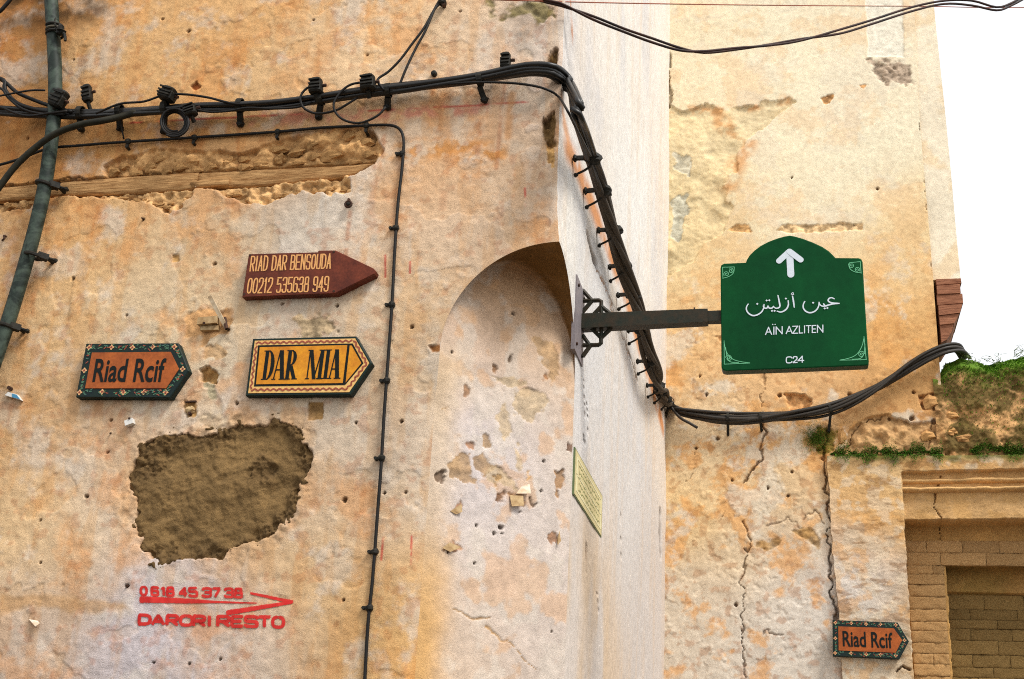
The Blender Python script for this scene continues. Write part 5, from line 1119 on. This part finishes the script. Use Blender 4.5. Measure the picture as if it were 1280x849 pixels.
bundle = thing('cable_bundle', pA(300, 145, 0.0), 'thick bundle of black cables clamped along facade, corner and back wall', 'cable')
for k in range(7):
    ph = 2*math.pi*k/6; tw = seg*(2.1+0.3*math.sin(k))+0.9*np.sin(seg*2.3+k*1.7)
    rr_ = rb*(0.0 if k == 6 else 1.0)*(0.85+0.25*np.sin(seg*1.7+k*2.1))
    sag = 0.006*np.sin(seg*3.1+k*1.3)
    p = cen+e1*(rr_*np.cos(ph+tw))[:, None]+e2*(rr_*np.sin(ph+tw)+sag)[:, None]
    b = MB().tube(p, (0.0082, 0.0092, 0.0072, 0.0088, 0.0066, 0.0080, 0.0095)[k]*(1.18+0.32*kB+0.17*kC), 8)
    obj('cable', b.v, b.f, M['bundle'], bundle, True, {'dust': np.repeat(dust, 8)})
def near_path(p): return int(np.argmin(((cen-np.asarray(p)[None, :])**2).sum(1)))
def strap(i, r, w, parent, mat):
    c, t = cen[i], tan[i]; a, b2 = e1[i], e2[i]; pts = [[c+t*s_*w/2+(a*math.cos(q)+b2*math.sin(q))*r for q in np.linspace(0, 2*math.pi, 13)[:-1]] for s_ in (-1, 1)]
    inner = [[c+t*s_*w/2+(a*math.cos(q)+b2*math.sin(q))*(r-0.004) for q in np.linspace(0, 2*math.pi, 13)[:-1]] for s_ in (-1, 1)]
    v = pts[0]+pts[1]+inner[0]+inner[1]; f = []
    for k in range(12):
        j = (k+1) % 12; f += [(k, j, 12+j, 12+k), (24+k, 36+k, 36+j, 24+j), (k, 24+k, 24+j, j), (12+k, 12+j, 36+j, 36+k)]
    return MB().add(v, f).obj('strap', mat, parent)
# clamps on the facade: strap, stem down to the wall, knob
for x, y in ((100, 142), (150, 141), (205, 139), (300, 131), (398, 122), (484, 114), (604, 100)):
    i = near_path(A_(x, y)); st_ = strap(i, rb[i]*0.95+0.0115, 0.020, bundle, M['clamp']); r_ = rnd
    q = pA(x+rnd.uniform(-1, 2), y+22+rnd.uniform(-3, 3), 0.012); b = MB(); b.bar(cen[i]+np.array([0.0, 0.005, -0.026]), q, 0.020, 0.014, (0, 1, 0)); b.lump(q, 0.015, 0.016, 0.012, int(x), 8, 5, 0.2); b.tube([q+np.array([0, 0.03, 0.0]), q+np.array([0, -0.014, -0.004])], 0.006, 6)
    b.obj('clamp', M['clamp'], bundle)
# clamps on the side wall: two prongs reaching back to the plaster, and wrapped ties
for x, y in ((717, 173), (730, 226), (746.5, 272), (760.6, 313), (771, 350), (784, 388), (795.5, 423), (807.7, 454), (816, 478), (824.7, 503)):
    q = pX(x, y, 0.0); d = ((cen-q[None, :])**2)[:, 1:].sum(1)+10*(np.abs(cen[:, 0]-0.075) > 0.06); i = int(np.argmin(np.abs(cen[:, 1]-q[1])+10*(np.abs(cen[:, 0]-0.075) > 0.06)))
    cq = cen[i]; b = MB(); w0 = np.array([0.0, q[1], cq[2]+0.004])
    b.bar(w0, cq+np.array([-0.02, 0, 0.006]), 0.014, 0.014); b.lump(w0+np.array([0.008, 0, 0]), 0.008, 0.015, 0.015, int(x*3), 8, 5, 0.2)
    w1 = np.array([0.004, q[1]+0.02, cq[2]-0.055]); b.tube(spline([w1, (w1+cq)/2+np.array([0.006, 0, -0.012]), cq+np.array([-0.006, 0, -0.026])], 0.01), 0.0045, 6); b.lump(w1+np.array([0.006, 0, 0]), 0.008, 0.009, 0.009, int(x*7), 8, 5, 0.2)
    b.lump(cq, 0.036, 0.030, 0.024, int(x*5), 10, 6, 0.16); b.obj('clamp', M['clamp'], bundle)
for x, y, dy in ((910, 523, 20), (952, 522, 16), (1036, 511, 28), (832, 512, 8)):
    i = near_path(C_(x, y, 0.07)); strap(i, rb[i]*0.9+0.013, 0.014, bundle, M['clamp']); q = pC(x, y+dy, 0.012); b = MB(); b.bar(cen[i]+np.array([0, 0.01, -0.03]), q, 0.016, 0.012, (0, 1, 0)); b.lump(q, 0.010, 0.016, 0.012, int(x), 7, 5, 0.2); b.obj('clamp', M['clamp'], bundle)
b = MB().tube(spline([C_(838, 508, 0.09), C_(850, 522, 0.10), C_(862, 529, 0.09), C_(872, 535, 0.08)], 0.02), 0.009, 7); obj('cut_cable_end', b.v, b.f, M['bundle'], bundle, True, {'dust': np.full(len(b.v), 0.5)})

def wire(name, px, r, label, mat='wire', off=0.03, group=None, parent=None, n_=7, step=0.012, place=pA):
    pts = [place(p[0], p[1], p[2] if len(p) > 2 else off) for p in px]; b = MB().tube(spline(pts, step), r, n_)
    o = b.obj(name, M[mat], parent, True)
    if not parent: tag(o, label, 'cable', group)
    return o
# junction connectors hanging on the bundle
def connector(x, y, w, h, tilt, label, off=0.07, seed=1):
    t = thing('cable_connector', pA(x, y+h, 0.02), label, 'connector', 'junction connectors on the cables'); c = pA(x, y, off); ca, sa = math.cos(tilt), math.sin(tilt)
    ux, uz = np.array([ca, 0, sa]), np.array([-sa, 0, ca]); W, H = w*0.0030/2, h*0.0030/2; b = MB(); ring = 10; V3 = []
    for s_, k in ((-1, 0.78), (-0.8, 1.0), (0.2, 1.0), (0.35, 0.86), (0.8, 0.9), (1, 0.7)):
        for j in range(ring): a = 2*math.pi*j/ring; V3.append(c+uz*H*s_+ux*W*k*(abs(math.cos(a))**0.6*np.sign(math.cos(a)))+np.array([0, 1, 0])*W*0.9*k*(abs(math.sin(a))**0.6*np.sign(math.sin(a))))
    f = [(i*ring+j, i*ring+(j+1) % ring, (i+1)*ring+(j+1) % ring, (i+1)*ring+j) for i in range(5) for j in range(ring)]+[tuple(range(ring))[::-1], tuple(50+j for j in range(ring))]
    b.add(V3, f).obj('body', M['clamp'], t)
    for k in (-0.45, 0.0, 0.55): MB().box(c+uz*H*k+np.array([0, -W*0.93, 0]), ux*W*0.8, (0, 0.004, 0), uz*H*0.10).obj('rib', M['clamp'], t)
    s_ = MB().tube([c-uz*H, c-uz*H*1.7+np.array([0, 0.02, 0])], 0.008, 7).obj('stem', M['clamp'], t); MB().tube([c+ux*W+np.array([0, 0, 0]), c+ux*(W+0.014)], 0.006, 6).obj('screw', M['rust'], t)
for k, (x, y, w, h, ti, lab) in enumerate([(395, 108, 17, 20, 0.05, 'black cable connector with a wire loop at its left side'), (460, 104, 19, 20, 0.08, 'black cable connector where two wires rise from the bundle'), (210, 118, 22, 17, -0.35, 'tilted black cable connector above the small wire coil'),
                                           (109, 117, 13, 24, 0.22, 'slim black connector standing up from the bundle beside the drainpipe'), (632, 76, 13, 20, 0.0, 'slim black connector standing up near the building corner'), (238, 138, 16, 16, 0.3, 'black connector just right of the small wire coil'), (74, 124, 20, 24, -0.4, 'black connector tied against the drainpipe')]):
    connector(x, y, w, h, ti, lab, 0.075 if k != 3 and k != 4 else 0.05, k)
# loops and coils
wire('wire_loop', ((395, 106, .07), (384, 110, .075), (376, 120, .08), (378, 133, .08), (388, 140, .075), (400, 142, .07), (420, 138, .07), (436, 129, .07), (447, 122, .06)), 0.0045, 'small black wire loop hanging beside the left connector')
wire('wire_loop', ((452, 103, .07), (438, 106, .075), (426, 115, .08), (417, 130, .085), (421, 143, .08), (432, 151, .075), (448, 154, .07), (462, 150, .07), (474, 143, .065), (482, 134, .06)), 0.0045, 'larger black wire loop hanging below the bundle near the centre')
co = []
for k in range(60):
    a = k/60*2*math.pi*3.2; r_ = 11.5+k*0.12; co.append((218+r_*math.cos(a+1.2), 153+r_*0.98*math.sin(a+1.2), 0.05+0.0006*k))
wire('wire_coil', co, 0.0048, 'small coil of black wire hanging under the bundle at left')
wire('wire', ((120, 142, .075), (150, 130, .08), (180, 127, .08), (205, 119, .08), (230, 118, .08), (260, 122, .08), (295, 130, .075), (330, 128, .06)), 0.0045, 'thin black wire arching over the bundle through the tilted connector')
wire('wire', ((245, 137, .075), (262, 140, .075), (285, 139, .075), (310, 135, .075), (340, 136, .075), (372, 134, .07), (390, 128, .06)), 0.0042, 'thin black wire sagging just under the bundle')
wire('wire', ((480, 113, .07), (472, 100, .07), (485, 90, .06), (500, 75, .055), (515, 55, .05), (530, 35, .045), (543, 12, .03), (552, 3, .02)), 0.0048, 'left of two black wires rising from the bundle to the top edge', group='wires rising to the insulator')
wire('wire', ((498, 110, .06), (508, 85, .06), (520, 60, .05), (532, 38, .045), (543, 12, .03), (549, 1, .02)), 0.0048, 'right of two black wires rising from the bundle to the top edge', group='wires rising to the insulator')
ins_ = thing('wall_insulator', pA(553, 10, 0), 'small dark insulator hook at the top edge holding two wires', 'insulator'); q = pA(553, 3, 0.02)
MB().lump(q, 0.016, 0.02, 0.014, 3, 9, 6, 0.15).obj('knob', M['clamp'], ins_); MB().tube([q+np.array([0, 0.05, 0.0]), q+np.array([0.006, -0.01, -0.012])], 0.007, 7).obj('pin', M['rust'], ins_)
o = MB().tube(spline([pA(560, 105, .06), pA(600, 103, .07), pA(640, 104, .07), pA(670, 108, .075), pA(688, 114, .07), pY(699, 122, -0.02), pX(708, 136, 0.06), pX(716, 152, 0.07), pX(726, 172, 0.075), pX(738, 195, 0.075)], 0.012), 0.0045, 7).obj('wire', M['wire'], None, True); tag(o, 'thin wire leaving the bundle just before the building corner', 'cable')
# strands fanning out at the far left
for k, q in enumerate([((-420, 133), (-220, 113), (-90, 78), (-30, 84), (0, 99), (8, 104), (22, 116), (45, 126), (62, 132), (90, 140)), ((-420, 135), (-220, 115), (-90, 86), (-30, 92), (4, 100), (6, 112), (20, 128), (45, 137), (80, 142)), ((-420, 138), (-220, 118), (-90, 98), (-30, 104), (0, 110), (10, 122), (28, 136), (50, 142), (80, 143)), ((-420, 144), (-220, 124), (-90, 122), (-30, 128), (0, 134), (18, 141), (36, 145), (60, 142), (84, 139)), ((-420, 143), (-220, 123), (-90, 120), (-30, 126), (0, 120), (20, 116), (40, 113), (56, 113))]):
    wire('wire', [(x, y, 0.06+0.006*k) for x, y in q], (0.0075, 0.0085, 0.005, 0.005, 0.004)[k], ('thick black strand fanning out at the left picture edge, uppermost', 'thick shiny black strand at the left picture edge, second from top', 'thin black strand in the middle of the left fan', 'thin black strand lowest in the left fan', 'thin black wire tied to the drainpipe from the left edge')[k], group='cable strands at the left edge')
wire('wire', ((-300, 60), (-120, 40), (-40, 34), (-6, 18), (6, 8), (22, -14), (60, -80), (90, -160)), 0.008, 'black wire crossing the top left picture corner', off=0.05)
# thin wire that runs under the bundle and then straight down the facade
tw_ = thing('facade_wire', pA(456, 840, 0.0), 'thin black wire running under the bundle then straight down the facade, with clips', 'cable')
pw = [(-760, 330), (-400, 268), (-200, 240), (-40, 214), (0, 206), (27, 198), (60, 186), (100, 182), (150, 178), (243, 172), (345, 165), (400, 160), (440, 158), (470, 156.5), (490, 157), (500, 162), (504, 172), (504.5, 185), (502, 215), (497, 260), (493, 320), (490, 380), (485, 450), (480, 520), (476.5, 580), (472, 640), (466, 720), (460, 780), (456, 849), (453, 920), (449, 1000), (440, 1150), (432, 1280)]
wire('wire', pw, 0.0056, None, 'wire', 0.014, parent=tw_)
for x, y, v in ((160, 177, 0), (243, 172, 0), (347, 165, 0), (458, 157, 0), (502.5, 192, 1), (495, 285, 1), (490, 381, 1), (483.5, 476, 1), (477, 573, 1), (469, 690, 1), (462, 760, 1)):
    q = pA(x, y, 0.014); b = MB(); b.lump(q, 0.0125, 0.0125, 0.0125, int(x), 8, 5, 0.12); e = np.array([-0.02, 0, 0]) if v else np.array([0, 0, -0.024]); b.tube([q+e+np.array([0, 0.03, 0]), q+e+np.array([0, -0.006, 0])], 0.006, 6); b.bar(q, q+e, 0.010, 0.006, (0, 1, 0)); b.obj('clip', M['clamp'], tw_)
wire('conduit', ((-170, 560), (-120, 430), (-80, 345), (-40, 280), (-14, 252), (2, 230), (20, 207), (45, 184), (70, 167), (100, 156), (125, 151.5, .09), (145, 147.5, .07), (172, 140, .045)), 0.0125, 'thick olive conduit curving up to the bundle in front of the drainpipe', 'conduit', 0.10, n_=12)
wire('wire', ((150, 145, .05), (152, 160, .03), (155, 174, .016)), 0.003, 'short wire stub hanging between the bundle and the facade wire')
# wires strung across the gap at the top
def span(name, px, y0, y1, r, label, mat):
    xs_ = [p[0] for p in px]; pts = [pY(x, y, y0+(y1-y0)*max(0.0, x-712)/618.0) for x, y in px]; o = MB().tube(spline(pts, 0.03), r, 7).obj(name, M[mat], None, True); tag(o, label, 'cable', 'wires strung across the gap'); return o
span('overhead_wire', [(640, -16), (672, 0), (700, 7), (740, 20), (780, 36), (815, 48), (850, 60), (880, 66), (920, 62), (960, 56), (1000, 49), (1050, 42), (1090, 30), (1140, 14), (1180, 5), (1215, 7), (1245, 13), (1262, 8), (1290, -8), (1330, -40), (1500, -160), (1800, -330)], -0.03, 1.6, 0.0052, 'lower of two twisted dark wires strung across the top right', 'overhead')
span('overhead_wire', [(642, -18), (675, -1), (700, 4), (740, 24), (780, 40), (815, 53), (850, 63), (880, 64), (920, 60), (960, 57), (1000, 51), (1050, 37), (1090, 25), (1140, 9), (1180, 1), (1215, 1), (1245, 9), (1264, 4), (1290, -12), (1330, -44), (1500, -168), (1800, -340)], -0.035, 1.6, 0.0052, 'upper of two twisted dark wires strung across the top right', 'overhead')
span('thin_wire', [(560, -2), (690, 2), (830, 5), (990, 7), (1150, 8), (1330, 9), (1800, 0)], -0.02, 2.6, 0.0024, 'very thin red-brown wire crossing the top of the picture', 'copper_wire')

# ================================================================== drainpipe
M['pvc'] = plain('green_grey_pipe', (60, 72, 62), 0.6, 0.35, 9, 0.0006, rgb2=(28, 38, 32), dist=2.0, lohi=(0.42, 0.56), spec=0.25)
dp = thing('drainpipe', pA(-10, 470, 0.0), 'slanting green-grey drainpipe at the left edge', 'drainpipe')
pp = [pA(x, y, 0.05) for x, y in ((52, -300), (58, -160), (62, -60), (64, 0), (67, 50), (69, 100), (68, 140), (63, 185), (56, 232), (46, 278), (31, 333), (13, 393), (-8, 455), (-30, 520), (-60, 620))]
pp += [np.array([pp[-1][0]-0.05, -0.05, pp[-1][2]-0.35]), np.array([pp[-1][0]-0.06, -0.05, 1.0]), np.array([pp[-1][0]-0.06, -0.05, 0.0])]
MB().tube(spline(pp, 0.02), 0.0265, 16).obj('pipe', M['pvc'], dp, True)
M['band'] = plain('frayed_band', (92, 84, 66), 0.8, 0.3, 50, rgb2=(50, 46, 36))
cp = spline(pp, 0.02)
for k in range(3):
    q = pA(68.5, 33+k*5, 0.05); MB().tube(np.array([q+0.031*np.array([math.cos(a), math.sin(a), 0.12*math.sin(a+k)]) for a in np.linspace(0, 2*math.pi, 18)]), 0.0055, 6).obj('tie', M['band' if k == 1 else 'clamp'], dp)
b = MB(); q = pA(76, 38, 0.08); b.lump(q, 0.02, 0.02, 0.016, 5, 8, 5, 0.4); b.tube(spline([q, q+np.array([0.02, 0, -0.02]), q+np.array([0.028, 0.0, -0.05])], 0.01), 0.006, 6); b.tube(spline([q, q+np.array([-0.03, 0, 0.03]), q+np.array([-0.05, 0.02, 0.08])], 0.01), 0.003, 5); b.obj('tie_knot', M['clamp'], dp)
for x, y in ((46, 320), (11, 408), (60, 231)):
    q = pA(x-4, y, 0.05); MB().tube(np.array([q+0.030*np.array([math.cos(a), math.sin(a), -0.2*math.cos(a)]) for a in np.linspace(0, 2*math.pi, 20)]), 0.0075, 7).obj('pipe_clip', M['clamp'], dp)
    b = MB(); e = pA(x+14, y+3, 0.03); b.bar(q+np.array([0.02, -0.006, 0]), e, 0.028, 0.022); b.tube([e, e+np.array([0.022, 0.012, -0.004])], 0.006, 6); b.lump(e+np.array([0.024, 0.01, -0.005]), 0.009, 0.012, 0.009, int(x), 7, 5, 0.2); b.tube([e, e+np.array([0.0, 0.05, 0])], 0.008, 6); b.obj('clip_bolt', M['clamp'], dp)

# ================================================================== small things fixed to the facade
t = thing('eye_bolt', pA(438, 265, 0), 'small black eye bolt in the plaster right of the timber strip', 'bolt'); q = onA(438, 259, 0.018)
MB().tube(np.array([q+0.011*np.array([math.cos(a), 0, math.sin(a)]) for a in np.linspace(0, 2*math.pi, 16)]), 0.005, 6).obj('ring', M['rust'], t); MB().tube([q+np.array([0, 0.05, 0.010]), q+np.array([0, -0.004, 0.018])], 0.0055, 6).obj('shank', M['rust'], t); MB().lump(q+np.array([0, -0.002, 0]), 0.008, 0.008, 0.008, 4, 8, 5, 0.1).obj('nut', M['clamp'], t)
t = thing('bolt', pA(543, 96, 0), 'black round bolt head above the bundle right of the rising wires', 'bolt'); q = onA(543, 93, 0.006)
MB().tube([q+np.array([0, 0.03, 0]), q+np.array([0, -0.006, 0]), q+np.array([0, -0.010, 0])], [0.011, 0.011, 0.006], 10).obj('head', M['clamp'], t); MB().tube([q+np.array([0, 0.05, 0]), q], 0.005, 6).obj('shank', M['rust'], t)
def nail(x, y, label, l=0.03, r=0.004, d=(0.2, -1, -0.3), hook=False):
    q = onA(x, y, -0.01); dv = np.array(d)/np.linalg.norm(d); pts = [q, q+dv*l*0.6, q+dv*l]
    if hook: pts += [q+dv*l+np.array([0.004, 0, -0.012]), q+dv*l+np.array([-0.006, 0.004, -0.018])]
    o = MB().tube(np.array(pts), r, 6).obj('nail', M['rust'], None); tag(o, label, 'nail', 'nails in the facade')
nail(6, 294, 'rusty bent hook at the left picture edge below the timber', 0.03, 0.004, hook=True); nail(178, 272, 'small rusty nail below the left timber end', 0.03, 0.003); nail(422, 382, 'small nail between the brown and yellow signs, at right', 0.022, 0.003); nail(139, 541, 'tiny nail left of the mortar patch', 0.02, 0.003)
nail(160, 731, 'dark nail above the left end of the red number', 0.026, 0.0045)
# broken bracket with a leaning stick
t = thing('broken_bracket', pA(268, 415, 0), 'broken bracket stub with a pale stick leaning from the plaster', 'bracket')
M['pale_wood'] = plain('pale_stick', (214, 196, 166), 0.8, 0.2, 40, rgb2=(170, 140, 104)); M['stub'] = plain('dirty_cream_stub', (196, 168, 124), 0.8, 0.25, 40, rgb2=(150, 116, 74))
a, b_ = pA(262, 370, 0.055), pA(283, 410, 0.012); MB().bar(a, b_, 0.014, 0.008, (0, 1, 0)).obj('stick', M['pale_wood'], t); MB().tube([pA(281, 398, 0.0), pA(283, 411, 0.03), pA(287, 412, 0.0)], 0.007, 6).obj('stick_socket', M['rust'], t)
c = pA(262, 403, 0.014); MB().box(c, (0.036, 0, 0.002), (0, 0.022, 0), (0, 0, 0.013)).obj('plate', M['stub'], t)
MB().tube([pA(255, 404, 0.038), pA(255, 404, 0.02)], 0.005, 7).obj('screw', M['rust'], t); c2 = pA(264, 412, 0.004); MB().box(c2, (0.034, 0, 0.0), (0, 0.018, 0), (0, 0, 0.008)).obj('socket', M['stub'], t)
# anchor remains
t = thing('anchor_stub', pA(238, 520, 0), 'small broken anchor stub beneath the chipped hole', 'anchor'); c = onA(238, 513, 0.004)
MB().lump(c, 0.016, 0.018, 0.014, 41, 8, 6, 0.25).obj('block', M['stub'], t); MB().tube([c+np.array([0.002, -0.012, -0.012]), c+np.array([0.006, 0.02, -0.02])], 0.006, 6).obj('bolt', M['rust'], t); MB().bar(pA(232, 503, 0.006), pA(246, 502, 0.006), 0.01, 0.004).obj('ledge', M['rust'], t)
# white plastic clip, blue and white tag
t = thing('cable_clip', pA(165, 534, 0), 'small white plastic cable clip below the orange sign', 'clip'); c = onA(165, 530, 0.010)
MB().box(c, (0.014, 0, 0.005), (0, 0.010, 0), (-0.003, 0, 0.009)).obj('body', M['white_plastic'], t); MB().tube([onA(166, 526, 0.022), onA(166, 526, -0.01)], 0.004, 7).obj('nail', M['rust'], t)
t = thing('plastic_tag', pA(16, 497, 0), 'small blue and white plastic tag nailed at the left edge', 'tag'); M['tag_blue'] = plain('tag_blue', (70, 140, 176), 0.5, 0.2, 40)
def slab4(name, px, off, dep, mat, par): pts = [pA(*p, off) for p in px]; MB().prism(pts, (0, dep, 0)).obj(name, mat, par)
slab4('tag_body', ((6, 494), (26, 500), (21, 493), (10, 490)), 0.02, 0.02, M['white_plastic'], t); slab4('tag_print', ((15, 496.5), (25, 499), (20.5, 493.5), (15, 492)), 0.0215, 0.003, M['tag_blue'], t); MB().tube([onA(15, 487, 0.02), onA(15, 487, -0.01)], 0.007, 7).obj('nail', M['rust'], t)
# flakes of paper and plaster hanging off the wall
def flake(name, px, label, place, lift, mat='paper'):
    pts = [np.asarray(place(*p[:2], p[2])) for p in px]; c = np.mean(pts, 0); n = len(pts); nrm = np.cross(pts[1]-pts[0], pts[-1]-pts[0]); nrm /= np.linalg.norm(nrm)
    if nrm[1] > 0: pts = pts[::-1]; nrm = -nrm
    o = MB().prism(pts, -nrm*0.0015).obj(name, M[mat], None); tag(o, label, 'scrap', 'scraps on the wall')
flake('paper_scrap', ((36, 774, .006), (44, 783, .03), (50, 779, .026), (47, 776, .008)), 'curled pale scrap low at the left edge', pA, 0)
flake('paper_scrap', ((645, 617, .004), (664, 617, .03), (662, 605, .012), (652, 608, .006)), 'white curling paper scrap in the corner niche', pN, 0)
flake('plaster_flake', ((637, 619, .004), (654, 620, .016), (655, 632, .022), (640, 633, .012)), 'tan plaster flake hanging below the white scrap in the niche', pN, 0, 'stub')
flake('plaster_flake', ((563, 639, .003), (577, 630, .010), (578, 640, .014), (570, 643, .006)), 'small tan flake left of the black marks in the niche', pN, 0, 'stub')
flake('plaster_flake', ((553, 685, .003), (562, 678, .008), (576, 684, .012), (563, 690, .010)), 'small tan flake lowest at the left in the niche', pN, 0, 'stub')
flake('plaster_flake', ((696, 676, .003), (699, 664, .006), (701, 676, .016), (697, 681, .012)), 'small dark-edged flake at the right edge of the niche', pN, 0, 'stub')
